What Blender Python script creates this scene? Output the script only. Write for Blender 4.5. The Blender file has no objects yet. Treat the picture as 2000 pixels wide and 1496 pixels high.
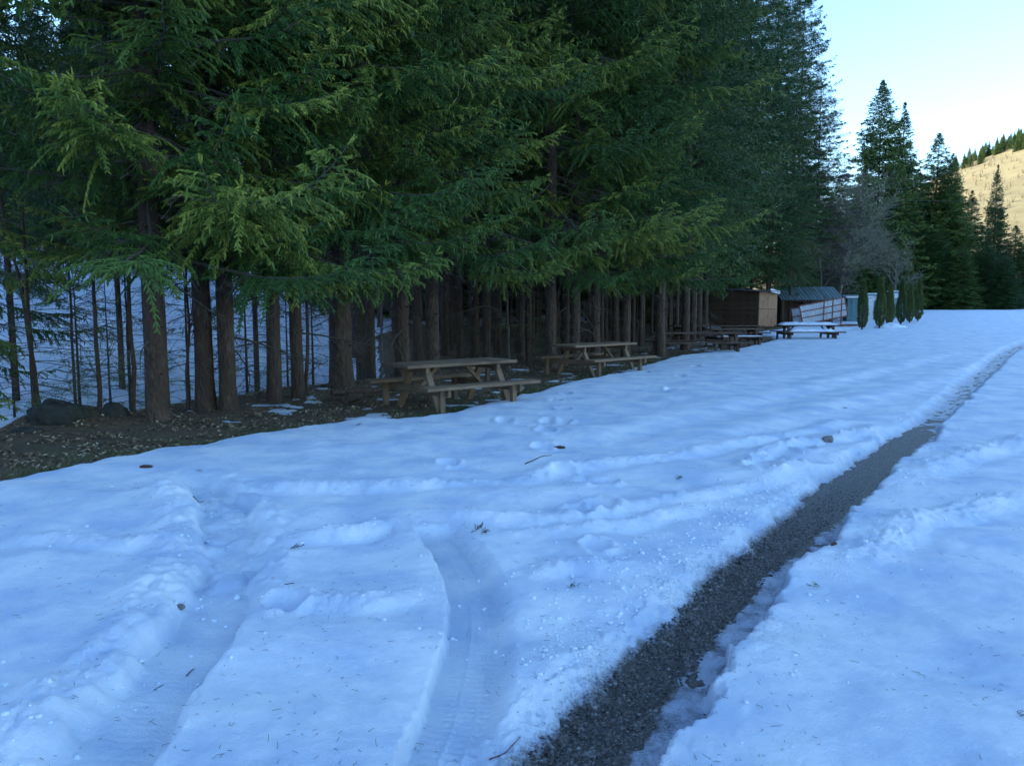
import bpy, bmesh, math, random
import numpy as np
from mathutils import Vector, Matrix

R = math.radians
scene = bpy.context.scene
COL = scene.collection

# ------------------------------------------------------------------ camera, sky, sun, exposure
F_PX, CAM_H, PITCH = 1500.0, 1.6, math.atan(148 / 1500.0)
cam_data = bpy.data.cameras.new('camera')
cam_data.sensor_width = 36.0
cam_data.lens = 36.0 * F_PX / 2000.0
cam_data.clip_start, cam_data.clip_end = 0.05, 6000
cam = bpy.data.objects.new('camera', cam_data)
cam.location = (0, 0, CAM_H)
cam.rotation_euler = (math.pi / 2 - PITCH, 0, 0)
COL.objects.link(cam)
scene.camera = cam

SUN_AZ, SUN_EL = R(-100), R(15.5)          # azimuth clockwise from +Y
world = bpy.data.worlds.new('World')
scene.world = world
world.use_nodes = True
wn = world.node_tree.nodes
bg = wn['Background']
sky = wn.new('ShaderNodeTexSky')
sky.sky_type = 'NISHITA'
sky.sun_disc = False
sky.sun_elevation = SUN_EL
sky.sun_rotation = SUN_AZ
sky.altitude = 900
sky.air_density = 1.3
sky.dust_density = 0.4
sky.ozone_density = 4.2
world.node_tree.links.new(sky.outputs[0], bg.inputs[0])
bg.inputs[1].default_value = 0.15

sun_data = bpy.data.lights.new('sun', 'SUN')
sun_data.energy = 3.4
sun_data.angle = R(0.5)
sun_data.color = (1.0, 0.89, 0.72)
sun = bpy.data.objects.new('sun', sun_data)
sun_dir = Vector((math.sin(SUN_AZ) * math.cos(SUN_EL), math.cos(SUN_AZ) * math.cos(SUN_EL), math.sin(SUN_EL)))
sun.rotation_euler = sun_dir.to_track_quat('Z', 'Y').to_euler()
sun.location = sun_dir * 50
COL.objects.link(sun)

scene.view_settings.view_transform = 'Standard'
scene.view_settings.look = 'None'
scene.view_settings.gamma = 1.0
scene.view_settings.exposure = 1.99
scene.view_settings.use_curve_mapping = False
scene.cycles.max_bounces = 4
scene.cycles.diffuse_bounces = 2
scene.cycles.glossy_bounces = 1
scene.cycles.transmission_bounces = 2
scene.cycles.use_denoising = True
scene.cycles.use_adaptive_sampling = True
scene.cycles.adaptive_threshold = 0.02
scene.cycles.caustics_reflective = False
scene.cycles.caustics_refractive = False

# ------------------------------------------------------------------ helpers
def gp(px, py, z=0.0):
    """point at height z seen at pixel (px, py) of the 2000 px wide photograph"""
    dx, dy = (px - 1000) / F_PX, (748 - py) / F_PX
    cp, sp = math.cos(PITCH), math.sin(PITCH)
    dY, dZ = cp + dy * sp, -sp + dy * cp
    t = (z - CAM_H) / dZ
    return dx * t, dY * t

def smooth(a, b, x):
    t = np.clip((x - a) / (b - a), 0, 1)
    return t * t * (3 - 2 * t)

def _hash(ix, iy, seed):
    h = (ix.astype(np.int64) * 374761393 + iy.astype(np.int64) * 668265263 + seed * 974711) & 0x7fffffff
    h = ((h ^ (h >> 13)) * 1274126177) & 0x7fffffff
    return ((h ^ (h >> 16)) & 0xffff) / 65535.0

def noise(x, y, seed=0):
    ix, iy = np.floor(x), np.floor(y)
    fx, fy = x - ix, y - iy
    u, v = fx * fx * fx * (fx * (fx * 6 - 15) + 10), fy * fy * fy * (fy * (fy * 6 - 15) + 10)
    def g(ox, oy):
        a = _hash(ix + ox, iy + oy, seed) * 2 * np.pi
        return np.cos(a) * (fx - ox) + np.sin(a) * (fy - oy)
    n0 = g(0, 0) * (1 - u) + g(1, 0) * u
    n1 = g(0, 1) * (1 - u) + g(1, 1) * u
    return (n0 * (1 - v) + n1 * v) * 1.5

def fbm(x, y, octaves=4, seed=0):
    s, a = 0, 0.5
    for o in range(octaves):
        s = s + a * noise(x * 2 ** o, y * 2 ** o, seed + o * 17)
        a *= 0.5
    return s * 1.3

def lumps(x, y, seed=0, fill=0.7):
    """rounded clods, 0..1, one per unit cell"""
    ix, iy = np.floor(x), np.floor(y)
    out = np.zeros_like(x)
    for ox in (-1, 0, 1):
        for oy in (-1, 0, 1):
            cx, cy = ix + ox, iy + oy
            px = cx + _hash(cx, cy, seed)
            py = cy + _hash(cx, cy, seed + 5)
            r = 0.25 + 0.55 * _hash(cx, cy, seed + 9)
            on = _hash(cx, cy, seed + 13) < fill
            d2 = ((x - px) ** 2 + (y - py) ** 2) / r ** 2
            out = np.maximum(out, np.where(on, np.sqrt(np.clip(1 - d2, 0, 1)) * r, 0))
    return out

def polydist(X, Y, pts):
    """signed distance to a polyline (positive on its right-hand side) and arc length"""
    best = np.full(X.shape, 1e9)
    sd = np.zeros(X.shape)
    arc = np.zeros(X.shape)
    s0 = 0.0
    n = len(pts)
    for k in range(n - 1):
        ax, ay = pts[k]
        bx, by = pts[k + 1]
        ex, ey = bx - ax, by - ay
        l = math.hypot(ex, ey)
        t = np.clip(((X - ax) * ex + (Y - ay) * ey) / l ** 2, 0, 1)
        dx, dy = X - ax - t * ex, Y - ay - t * ey
        d2 = dx * dx + dy * dy
        m = d2 < best
        best = np.where(m, d2, best)
        side = np.where(ex * (Y - ay) - ey * (X - ax) < 0, 1.0, -1.0)
        sd = np.where(m, np.sqrt(d2) * side, sd)
        arc = np.where(m, s0 + t * l, arc)
        s0 += l
    return sd, arc, s0

def dense(pts, n=5):
    """Catmull-Rom resampling of a polyline"""
    p = [np.array(q, float) for q in pts]
    p = [2 * p[0] - p[1]] + p + [2 * p[-1] - p[-2]]
    out = []
    for i in range(1, len(p) - 2):
        for k in range(n):
            t = k / n
            out.append(0.5 * (2 * p[i] + (p[i + 1] - p[i - 1]) * t + (2 * p[i - 1] - 5 * p[i] + 4 * p[i + 1] - p[i + 2]) * t * t
                              + (3 * p[i] - p[i - 1] - 3 * p[i + 1] + p[i + 2]) * t ** 3))
    out.append(p[-2])
    return [tuple(q) for q in out]

def px_line(pixels, z=0.09, n=5):
    return dense([gp(a, b, z) for a, b in pixels], n)

class MB:
    """collects vertex / face arrays into one mesh"""
    def __init__(s):
        s.V, s.F, s.M, s.A, s.n = [], [], [], [], 0
    def add(s, V, F, mat=0, attr=0.0):
        V = np.asarray(V, float).reshape(-1, 3)
        F = np.asarray(F, np.int64)
        s.V.append(V)
        s.F.append(F + s.n)
        s.M.append(np.full(len(F), mat) if np.isscalar(mat) else np.asarray(mat))
        s.A.append(np.full(len(V), float(attr)) if np.isscalar(attr) else np.asarray(attr, float))
        s.n += len(V)
    def mesh(s, name, mats, smooth_shade=False, attr_name='tip'):
        V = np.concatenate(s.V)
        me = bpy.data.meshes.new(name)
        me.vertices.add(len(V))
        me.vertices.foreach_set('co', V.astype(np.float32).ravel())
        tot = np.concatenate([np.full(len(f), f.shape[1]) for f in s.F])
        loops = np.concatenate([f.ravel() for f in s.F])
        me.loops.add(len(loops))
        me.loops.foreach_set('vertex_index', loops.astype(np.int32))
        me.polygons.add(len(tot))
        me.polygons.foreach_set('loop_start', np.concatenate([[0], np.cumsum(tot)[:-1]]).astype(np.int32))
        me.polygons.foreach_set('loop_total', tot.astype(np.int32))
        me.polygons.foreach_set('material_index', np.concatenate(s.M).astype(np.int32))
        me.polygons.foreach_set('use_smooth', np.full(len(tot), smooth_shade))
        a = me.attributes.new(attr_name, 'FLOAT', 'POINT')
        a.data.foreach_set('value', np.concatenate(s.A).astype(np.float32))
        for m in mats:
            me.materials.append(m)
        me.update(calc_edges=True)
        return me

def unit(v):
    return v / np.maximum(np.linalg.norm(v, axis=-1, keepdims=True), 1e-9)

def perp_frame(D):
    ref = np.where(np.abs(D[..., 2:3]) < 0.9, np.array([0, 0, 1.0]), np.array([1.0, 0, 0]))
    A = unit(np.cross(D, ref))
    return A, np.cross(D, A)

def tubes(mb, P0, P1, R0, R1, sides=3, mat=0, attr=0.0):
    P0, P1 = np.asarray(P0, float).reshape(-1, 3), np.asarray(P1, float).reshape(-1, 3)
    n = len(P0)
    if not n:
        return
    R0, R1 = np.broadcast_to(R0, (n,)), np.broadcast_to(R1, (n,))
    A, B = perp_frame(unit(P1 - P0))
    ang = np.arange(sides) * 2 * np.pi / sides
    off = A[:, None] * np.cos(ang)[None, :, None] + B[:, None] * np.sin(ang)[None, :, None]
    V = np.concatenate([P0[:, None] + off * R0[:, None, None], P1[:, None] + off * R1[:, None, None]], 1)
    base = np.arange(n)[:, None, None] * 2 * sides
    k = np.arange(sides)
    q = np.stack([k, (k + 1) % sides, (k + 1) % sides + sides, k + sides], 1)[None]
    mb.add(V.reshape(-1, 3), (base + q).reshape(-1, 4), mat, attr)

def polytube(mb, pts, radii, sides=8, mat=0, attr=0.0, wob=0.0, seed=0, cap=True):
    """one continuous tube along points"""
    pts = np.asarray(pts, float)
    radii = np.broadcast_to(radii, (len(pts),))
    T = unit(np.gradient(pts, axis=0))
    A, B = perp_frame(T)
    rng = np.random.default_rng(seed)
    ang = np.arange(sides) * 2 * np.pi / sides
    w = 1 + wob * rng.standard_normal((len(pts), sides))
    V = pts[:, None] + (A[:, None] * np.cos(ang)[None, :, None] + B[:, None] * np.sin(ang)[None, :, None]) * (radii[:, None] * w)[..., None]
    i = np.arange(len(pts) - 1)[:, None] * sides
    k = np.arange(sides)[None]
    F = np.stack([i + k, i + (k + 1) % sides, i + sides + (k + 1) % sides, i + sides + k], -1).reshape(-1, 4)
    mb.add(V.reshape(-1, 3), F, mat, attr)
    if cap:
        for e, ring in ((0, np.arange(sides)[::-1]), (1, np.arange(sides))):
            idx = ring + (len(pts) - 1) * sides * e
            Vc = V.reshape(-1, 3)[idx]
            mb.add(np.concatenate([Vc, Vc.mean(0, keepdims=True)]), [[k, (k + 1) % sides, sides] for k in range(sides)], mat, attr)

def obj(name, data, parent=None, loc=None, rot=None, scale=None):
    o = bpy.data.objects.new(name, data)
    COL.objects.link(o)
    if parent is not None:
        o.parent = parent
    if loc is not None:
        o.location = loc
    if rot is not None:
        o.rotation_euler = rot
    if scale is not None:
        o.scale = scale
    return o

def tag(o, label, cat, group=None, kind=None):
    if label:
        o['label'] = label
    if cat:
        o['category'] = cat
    if group:
        o['group'] = group
    if kind:
        o['kind'] = kind
    return o

def empty(name, loc, rz=0.0):
    o = bpy.data.objects.new(name, None)
    o.empty_display_size = 0.2
    COL.objects.link(o)
    o.location = loc
    o.rotation_euler = (0, 0, rz)
    return o

# ------------------------------------------------------------------ materials
def new_mat(name):
    m = bpy.data.materials.new(name)
    m.use_nodes = True
    nt = m.node_tree
    return m, nt, nt.nodes, nt.links, nt.nodes['Principled BSDF']

def N(nt, typ, **kw):
    n = nt.nodes.new(typ)
    for k, v in kw.items():
        if k in n.inputs:
            n.inputs[k].default_value = v
        else:
            setattr(n, k, v)
    return n

def ramp(nt, stops):
    r = nt.nodes.new('ShaderNodeValToRGB')
    e = r.color_ramp.elements
    while len(e) < len(stops):
        e.new(0.5)
    for el, (p, c) in zip(e, stops):
        el.position = p
        el.color = (c[0], c[1], c[2], 1)
    return r

def mixc(nt, fac, a, b):
    m = nt.nodes.new('ShaderNodeMix')
    m.data_type = 'RGBA'
    for s, v in ((m.inputs[0], fac), (m.inputs[6], a), (m.inputs[7], b)):
        if hasattr(v, 'is_output') or isinstance(v, bpy.types.NodeSocket):
            nt.links.new(v, s)
        elif isinstance(v, (tuple, list)):
            s.default_value = (v[0], v[1], v[2], 1)
        else:
            s.default_value = v
    return m.outputs[2]

def mat_needles(name, dark, light, tipc):
    m, nt, n, l, b = new_mat(name)
    at = N(nt, 'ShaderNodeAttribute', attribute_name='tip')
    oi = N(nt, 'ShaderNodeObjectInfo')
    tc = N(nt, 'ShaderNodeTexCoord')
    no = N(nt, 'ShaderNodeTexNoise', Scale=1.7, Detail=3.0)
    l.new(tc.outputs['Object'], no.inputs['Vector'])
    mr = N(nt, 'ShaderNodeMath', operation='MULTIPLY_ADD')
    l.new(oi.outputs['Random'], mr.inputs[0])
    mr.inputs[1].default_value = 0.55
    l.new(no.outputs[0], mr.inputs[2])
    sub = N(nt, 'ShaderNodeMath', operation='SUBTRACT', use_clamp=True)
    l.new(mr.outputs[0], sub.inputs[0])
    sub.inputs[1].default_value = 0.32
    c1 = mixc(nt, sub.outputs[0], dark, light)
    p2 = N(nt, 'ShaderNodeMath', operation='MULTIPLY_ADD', use_clamp=True)
    l.new(oi.outputs['Random'], p2.inputs[0])
    p2.inputs[1].default_value = 1.7
    p2.inputs[2].default_value = -0.55
    pw = N(nt, 'ShaderNodeMath', operation='MULTIPLY', use_clamp=True)
    l.new(at.outputs['Fac'], pw.inputs[0])
    l.new(p2.outputs[0], pw.inputs[1])
    c2 = mixc(nt, pw.outputs[0], c1, tipc)
    l.new(c2, b.inputs['Base Color'])
    b.inputs['Roughness'].default_value = 0.55
    b.inputs['Specular IOR Level'].default_value = 0.35
    return m

def mat_bark(name, c0, c1, c2, scale=9.0):
    m, nt, n, l, b = new_mat(name)
    tc = N(nt, 'ShaderNodeTexCoord')
    mp = N(nt, 'ShaderNodeMapping')
    mp.inputs['Scale'].default_value = (1, 1, 0.45)
    l.new(tc.outputs['Object'], mp.inputs[0])
    v = N(nt, 'ShaderNodeTexVoronoi', Scale=scale * 3.0)
    no = N(nt, 'ShaderNodeTexNoise', Scale=scale, Detail=6.0, Roughness=0.65)
    no2 = N(nt, 'ShaderNodeTexNoise', Scale=1.3, Detail=2.0)
    for t in (v, no, no2):
        l.new(mp.outputs[0], t.inputs['Vector'])
    r = ramp(nt, [(0.25, c0), (0.55, c1), (0.8, c2)])
    l.new(no.outputs[0], r.inputs[0])
    c = mixc(nt, no2.outputs[0], r.outputs[0], c1)
    l.new(c, b.inputs['Base Color'])
    ad = N(nt, 'ShaderNodeMath', operation='ADD')
    l.new(v.outputs['Distance'], ad.inputs[0])
    l.new(no.outputs[0], ad.inputs[1])
    bu = N(nt, 'ShaderNodeBump', Strength=1.0, Distance=0.035)
    l.new(ad.outputs[0], bu.inputs['Height'])
    l.new(bu.outputs[0], b.inputs['Normal'])
    b.inputs['Roughness'].default_value = 0.9
    return m

def mat_wood(name, c0, c1, stretch=(1.2, 18, 18), rough=0.75):
    m, nt, n, l, b = new_mat(name)
    tc = N(nt, 'ShaderNodeTexCoord')
    oi = N(nt, 'ShaderNodeObjectInfo')
    mp = N(nt, 'ShaderNodeMapping')
    mp.inputs['Scale'].default_value = stretch
    l.new(tc.outputs['Object'], mp.inputs[0])
    l.new(oi.outputs['Random'], mp.inputs['Location'])
    no = N(nt, 'ShaderNodeTexNoise', Scale=3.0, Detail=6.0, Roughness=0.6)
    no2 = N(nt, 'ShaderNodeTexNoise', Scale=2.5, Detail=3.0)
    l.new(mp.outputs[0], no.inputs['Vector'])
    l.new(tc.outputs['Object'], no2.inputs['Vector'])
    r = ramp(nt, [(0.3, c0), (0.7, c1)])
    l.new(no.outputs[0], r.inputs[0])
    d = tuple(0.45 * x for x in c0)
    r2 = ramp(nt, [(0.35, (0, 0, 0)), (0.7, (1, 1, 1))])
    l.new(no2.outputs[0], r2.inputs[0])
    mm = N(nt, 'ShaderNodeMath', operation='MULTIPLY')
    l.new(r2.outputs[0], mm.inputs[0])
    l.new(oi.outputs['Random'], mm.inputs[1])
    l.new(mixc(nt, mm.outputs[0], r.outputs[0], d), b.inputs['Base Color'])
    bu = N(nt, 'ShaderNodeBump', Strength=0.4, Distance=0.006)
    l.new(no.outputs[0], bu.inputs['Height'])
    l.new(bu.outputs[0], b.inputs['Normal'])
    b.inputs['Roughness'].default_value = rough
    return m

def mat_plain(name, c0, c1, scale=8.0, rough=0.8, bump=0.3, dist=0.02, metal=0.0):
    m, nt, n, l, b = new_mat(name)
    tc = N(nt, 'ShaderNodeTexCoord')
    no = N(nt, 'ShaderNodeTexNoise', Scale=scale, Detail=6.0, Roughness=0.62)
    l.new(tc.outputs['Object'], no.inputs['Vector'])
    r = ramp(nt, [(0.3, c0), (0.7, c1)])
    l.new(no.outputs[0], r.inputs[0])
    l.new(r.outputs[0], b.inputs['Base Color'])
    bu = N(nt, 'ShaderNodeBump', Strength=bump, Distance=dist)
    l.new(no.outputs[0], bu.inputs['Height'])
    l.new(bu.outputs[0], b.inputs['Normal'])
    b.inputs['Roughness'].default_value = rough
    b.inputs['Metallic'].default_value = metal
    return m

def mat_snow():
    m, nt, n, l, b = new_mat('snow')
    geo = N(nt, 'ShaderNodeNewGeometry')
    at = N(nt, 'ShaderNodeAttribute', attribute_name='dirt')
    wt = N(nt, 'ShaderNodeAttribute', attribute_name='wet')
    n1 = N(nt, 'ShaderNodeTexNoise', Scale=38.0, Detail=6.0, Roughness=0.7)
    n2 = N(nt, 'ShaderNodeTexNoise', Scale=2.2, Detail=5.0, Roughness=0.6)
    n3 = N(nt, 'ShaderNodeTexNoise', Scale=170.0, Detail=3.0, Roughness=0.7)
    for t in (n1, n2, n3):
        l.new(geo.outputs['Position'], t.inputs['Vector'])
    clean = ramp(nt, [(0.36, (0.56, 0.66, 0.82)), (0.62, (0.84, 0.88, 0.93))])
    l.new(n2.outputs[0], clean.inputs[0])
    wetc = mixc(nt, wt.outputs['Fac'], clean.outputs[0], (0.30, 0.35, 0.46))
    slush = ramp(nt, [(0.36, (0.018, 0.015, 0.014)), (0.56, (0.11, 0.10, 0.095)), (0.78, (0.42, 0.43, 0.45))])
    l.new(n1.outputs[0], slush.inputs[0])
    # break the edge of the dirt up with noise
    hf = N(nt, 'ShaderNodeTexNoise', Scale=75.0, Detail=5.0, Roughness=0.75)
    l.new(geo.outputs['Position'], hf.inputs['Vector'])
    ad = N(nt, 'ShaderNodeMath', operation='MULTIPLY_ADD', use_clamp=True)
    l.new(hf.outputs[0], ad.inputs[0])
    ad.inputs[1].default_value = 2.6
    sb = N(nt, 'ShaderNodeMath', operation='MULTIPLY_ADD')
    l.new(at.outputs['Fac'], sb.inputs[0])
    sb.inputs[1].default_value = 2.1
    sb.inputs[2].default_value = -2.0
    l.new(sb.outputs[0], ad.inputs[2])
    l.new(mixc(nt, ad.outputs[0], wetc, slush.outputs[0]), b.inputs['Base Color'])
    rr = N(nt, 'ShaderNodeMapRange')
    l.new(wt.outputs['Fac'], rr.inputs[0])
    rr.inputs[3].default_value = 0.62
    rr.inputs[4].default_value = 0.22
    l.new(rr.outputs[0], b.inputs['Roughness'])
    b.inputs['Specular IOR Level'].default_value = 0.35
    sm = N(nt, 'ShaderNodeMath', operation='MULTIPLY_ADD')
    l.new(n3.outputs[0], sm.inputs[0])
    sm.inputs[1].default_value = 0.75
    l.new(n1.outputs[0], sm.inputs[2])
    bu = N(nt, 'ShaderNodeBump', Strength=0.7, Distance=0.018)
    l.new(sm.outputs[0], bu.inputs['Height'])
    l.new(bu.outputs[0], b.inputs['Normal'])
    return m

def mat_soil():
    m, nt, n, l, b = new_mat('forest_soil')
    geo = N(nt, 'ShaderNodeNewGeometry')
    n1 = N(nt, 'ShaderNodeTexNoise', Scale=14.0, Detail=8.0, Roughness=0.7)
    n2 = N(nt, 'ShaderNodeTexNoise', Scale=1.1, Detail=4.0)
    for t in (n1, n2):
        l.new(geo.outputs['Position'], t.inputs['Vector'])
    r = ramp(nt, [(0.3, (0.045, 0.024, 0.011)), (0.5, (0.130, 0.077, 0.040)), (0.75, (0.25, 0.165, 0.09))])
    l.new(n1.outputs[0], r.inputs[0])
    g = ramp(nt, [(0.45, (0, 0, 0)), (0.7, (0.6, 0.6, 0.6))])
    l.new(n2.outputs[0], g.inputs[0])
    l.new(mixc(nt, g.outputs[0], r.outputs[0], (0.045, 0.055, 0.022)), b.inputs['Base Color'])
    bu = N(nt, 'ShaderNodeBump', Strength=0.9, Distance=0.04)
    l.new(n1.outputs[0], bu.inputs['Height'])
    l.new(bu.outputs[0], b.inputs['Normal'])
    b.inputs['Roughness'].default_value = 0.95
    return m

def mat_asphalt():
    m, nt, n, l, b = new_mat('wet_asphalt')
    geo = N(nt, 'ShaderNodeNewGeometry')
    v = N(nt, 'ShaderNodeTexVoronoi', Scale=85.0)
    n1 = N(nt, 'ShaderNodeTexNoise', Scale=3.0, Detail=4.0)
    n2 = N(nt, 'ShaderNodeTexNoise', Scale=60.0, Detail=4.0)
    for t in (v, n1, n2):
        l.new(geo.outputs['Position'], t.inputs['Vector'])
    r = ramp(nt, [(0.0, (0.024, 0.021, 0.020)), (0.6, (0.052, 0.045, 0.041)), (1.0, (0.13, 0.115, 0.105))])
    l.new(v.outputs['Color'], r.inputs[0])
    l.new(mixc(nt, n1.outputs[0], r.outputs[0], (0.045, 0.038, 0.034)), b.inputs['Base Color'])
    bu = N(nt, 'ShaderNodeBump', Strength=0.9, Distance=0.006)
    l.new(v.outputs['Distance'], bu.inputs['Height'])
    l.new(bu.outputs[0], b.inputs['Normal'])
    rr = ramp(nt, [(0.35, (0.28, 0.28, 0.28)), (0.7, (0.65, 0.65, 0.65))])
    l.new(n2.outputs[0], rr.inputs[0])
    l.new(rr.outputs[0], b.inputs['Roughness'])
    return m

def mat_attr(name, stops, rough=0.85, attr='tip'):
    m, nt, n, l, b = new_mat(name)
    at = N(nt, 'ShaderNodeAttribute', attribute_name=attr)
    r = ramp(nt, stops)
    l.new(at.outputs['Fac'], r.inputs[0])
    l.new(r.outputs[0], b.inputs['Base Color'])
    b.inputs['Roughness'].default_value = rough
    return m

M_NEEDLE = mat_needles('spruce_needles', (0.028, 0.070, 0.012), (0.076, 0.145, 0.021), (0.29, 0.30, 0.042))
M_NEEDLE2 = mat_needles('spruce_needles_blue_shaded', (0.027, 0.066, 0.016), (0.056, 0.115, 0.022), (0.13, 0.17, 0.03))  # bluer needles for trees behind, darkened to paint in the forest's inner shade
M_THUJA = mat_needles('thuja_leaves', (0.050, 0.085, 0.025), (0.085, 0.125, 0.032), (0.14, 0.15, 0.04))
M_TWIG = mat_plain('twig', (0.05, 0.038, 0.028), (0.13, 0.105, 0.085), 6.0)
M_BARK = mat_bark('spruce_bark', (0.017, 0.011, 0.008), (0.080, 0.048, 0.031), (0.21, 0.145, 0.105), 7.0)
M_BARK_GREY = mat_bark('grey_bark', (0.07, 0.06, 0.055), (0.16, 0.14, 0.13), (0.30, 0.27, 0.26))
M_WOOD = mat_wood('weathered_timber', (0.140, 0.080, 0.043), (0.265, 0.170, 0.098))
M_WOOD_DARK = mat_wood('dark_timber', (0.060, 0.034, 0.021), (0.14, 0.083, 0.052))  # dark timber, deepened further to paint tree shade onto the booth front
M_PLY = mat_wood('plywood', (0.27, 0.125, 0.055), (0.37, 0.20, 0.10), (2, 2, 9))
M_SNOW = mat_snow()
M_SOIL = mat_soil()
M_ASPHALT = mat_asphalt()
M_ROCK = mat_plain('mossy_rock', (0.012, 0.012, 0.010), (0.05, 0.05, 0.04), 7.0, 0.95, 0.9, 0.05)

# ------------------------------------------------------------------ terrain shape
ROW = [(-24, -20), (-9.0, 3), (-5.4, 10.4), (-3.6, 15.5), (0.6, 20.2), (6, 30), (14.5, 47), (27, 66), (44, 95), (70, 135), (300, 400)]
ROWY = np.array([p[1] for p in ROW], float)
ROWX = np.array([p[0] for p in ROW], float)

EDGE_PX = [(-260, 1005), (0, 945), (140, 915), (300, 890), (420, 868), (560, 845), (640, 832), (700, 828), (800, 824), (905, 803), (960, 790), (1030, 772), (1100, 752), (1180, 738),
           (1260, 713), (1330, 697), (1430, 686), (1520, 664)]
EDGE = [gp(a, b, 0.0) for a, b in EDGE_PX]
EDGE = [(-16, -12), (-7.6, 3.0)] + EDGE + [(14.0, 45), (27, 66), (44, 95), (300, 400)]
EDGEY = np.array([p[1] for p in EDGE])
EDGEX = np.array([p[0] for p in EDGE])

def row_u(X, Y):
    return (np.interp(Y, ROWY, ROWX) - X) * 0.85

def plantation(X, Y):
    """1 where the dense stand with a bare floor grows, 0 in the snowy clearing"""
    return smooth(0, 2.2, X + .19 * Y + .8) * smooth(11, 15, Y)

def terr(X, Y):
    X, Y = np.asarray(X, float), np.asarray(Y, float)
    u = row_u(X, Y)
    z = 1.0 * smooth(25, 100, Y) * smooth(-5, 30, X - 0.2 * Y)
    z = z + 0.25 * smooth(10, 60, X) * smooth(0, 40, Y)
    g = 1 - 0.85 * plantation(X, Y)
    z = z - 1.7 * g * smooth(0.5, 5.0, u)
    z = z + np.clip((u - 7.5) * 0.27, 0, 6.5) * (0.35 + 0.65 * g)
    ridge = smooth(45, 190, -X) * (1 - smooth(150, 360, Y)) * smooth(-500, -250, Y)
    z = z + 100 * ridge * (1 + 0.06 * noise(X / 40, Y / 40, 3))
    z = z + 0.10 * fbm(X / 2.5, Y / 2.5, 3, 41) * smooth(-0.6, 1.5, u)
    z = z + 0.03 * fbm(X / 0.6, Y / 0.6, 3, 43) * smooth(-2.2, -0.5, u)
    # soil bank at the left end of the lip
    bx, by = gp(60, 835)
    z = z + 0.22 * np.exp(-(((X - bx) / 1.4) ** 2 + ((Y - by - 0.5) / 0.5) ** 2))
    return z

def tz(x, y):
    return float(terr(np.array([x]), np.array([y]))[0])

# main bare track in the road
TRACK = px_line([(880, 1760), (1120, 1500), (1290, 1330), (1430, 1165), (1580, 1030), (1700, 925), (1775, 865), (1850, 800), (1920, 735), (2000, 677), (2120, 640)], 0.0)
RUT_MID = px_line([(850, 1640), (870, 1496), (905, 1400), (930, 1270), (928, 1170), (890, 1090), (848, 1040)], 0.05)
RUT_LEFT = px_line([(110, 1640), (220, 1480), (330, 1340), (400, 1240), (440, 1150), (455, 1060), (440, 1000), (405, 968), (350, 945)], 0.05)
# (pixels, ridge height, width, roughness)
RIDGES = [
    ([(-40, 1056), (80, 1052), (200, 1062), (320, 1058), (420, 1050)], 0.055, 0.10, 0.7),
    ([(520, 1060), (600, 1048), (700, 1040), (760, 1022), (815, 1028)], 0.065, 0.10, 0.8),
    ([(250, 945), (330, 950), (440, 955), (560, 952), (700, 950), (850, 945), (1000, 936), (1080, 918), (1150, 912), (1300, 890), (1430, 868), (1560, 842), (1660, 822)], 0.050, 0.13, 0.6),
    ([(790, 1000), (900, 1012), (1050, 1016), (1160, 1004), (1250, 990), (1400, 960), (1500, 935), (1600, 905)], 0.050, 0.11, 0.4),
    ([(940, 1052), (1060, 1040), (1180, 1022), (1300, 1005), (1420, 985)], 0.050, 0.11, 0.5),
    ([(495, 1185), (560, 1172), (650, 1176), (760, 1172), (860, 1155)], 0.070, 0.10, 0.8),
    ([(985, 1140), (1060, 1120), (1110, 1108), (1180, 1112), (1300, 1105)], 0.050, 0.10, 0.8),
    ([(1640, 1110), (1720, 1060), (1800, 1020), (1900, 995), (2040, 970)], 0.055, 0.14, 0.9),
    ([(1790, 935), (1850, 905), (1930, 880), (2040, 850)], 0.045, 0.16, 0.9),
    ([(1440, 915), (1480, 890), (1560, 868), (1640, 855), (1720, 830)], 0.05, 0.12, 0.9),
    ([(1100, 860), (1300, 815), (1500, 770), (1700, 725), (1850, 690)], 0.05, 0.35, 0.1),
    ([(1250, 880), (1450, 835), (1650, 785), (1800, 745), (1900, 710)], 0.05, 0.35, 0.1),
]
RIDGES = [(px_line(p, 0.09), a, w, r) for p, a, w, r in RIDGES]
PRINTS = [(1105, 770, .1), (1085, 782, .1), (1100, 800, .1), (1072, 822, .1), (1100, 822, .1), (1066, 845, .1), (1060, 872, .1), (985, 822, .1), (875, 905, .09), (1100, 925, .1), (1145, 945, .1), (1180, 945, .1), (1175, 990, .1),
          (1165, 1070, .08), (1490, 915, .13), (1530, 905, .12), (1570, 880, .1), (560, 1180, .08), (1130, 1000, .1), (1310, 760, .1), (1330, 735, .1), (1360, 715, .1)]
PRINTS = [(*gp(a, b, 0.09), r) for a, b, r in PRINTS]

def inbox(X, Y, pl, m):
    q = np.array(pl)
    return (X > q[:, 0].min() - m) & (X < q[:, 0].max() + m) & (Y > q[:, 1].min() - m) & (Y < q[:, 1].max() + m)

def snow_fields(X, Y):
    """evaluate everything near, the plain sheet far away"""
    X, Y = np.asarray(X, float), np.asarray(Y, float)
    T, dirt, wet = np.zeros_like(X), np.zeros_like(X), np.zeros_like(X)
    for a, b in ((0, 9), (9, 60), (60, 1e9)):
        r = np.hypot(X, Y)
        m = (r >= a) & (r < b)
        if m.any():
            T[m], dirt[m], wet[m] = _snow_fields(X[m], Y[m])
    return T, dirt, wet

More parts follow.
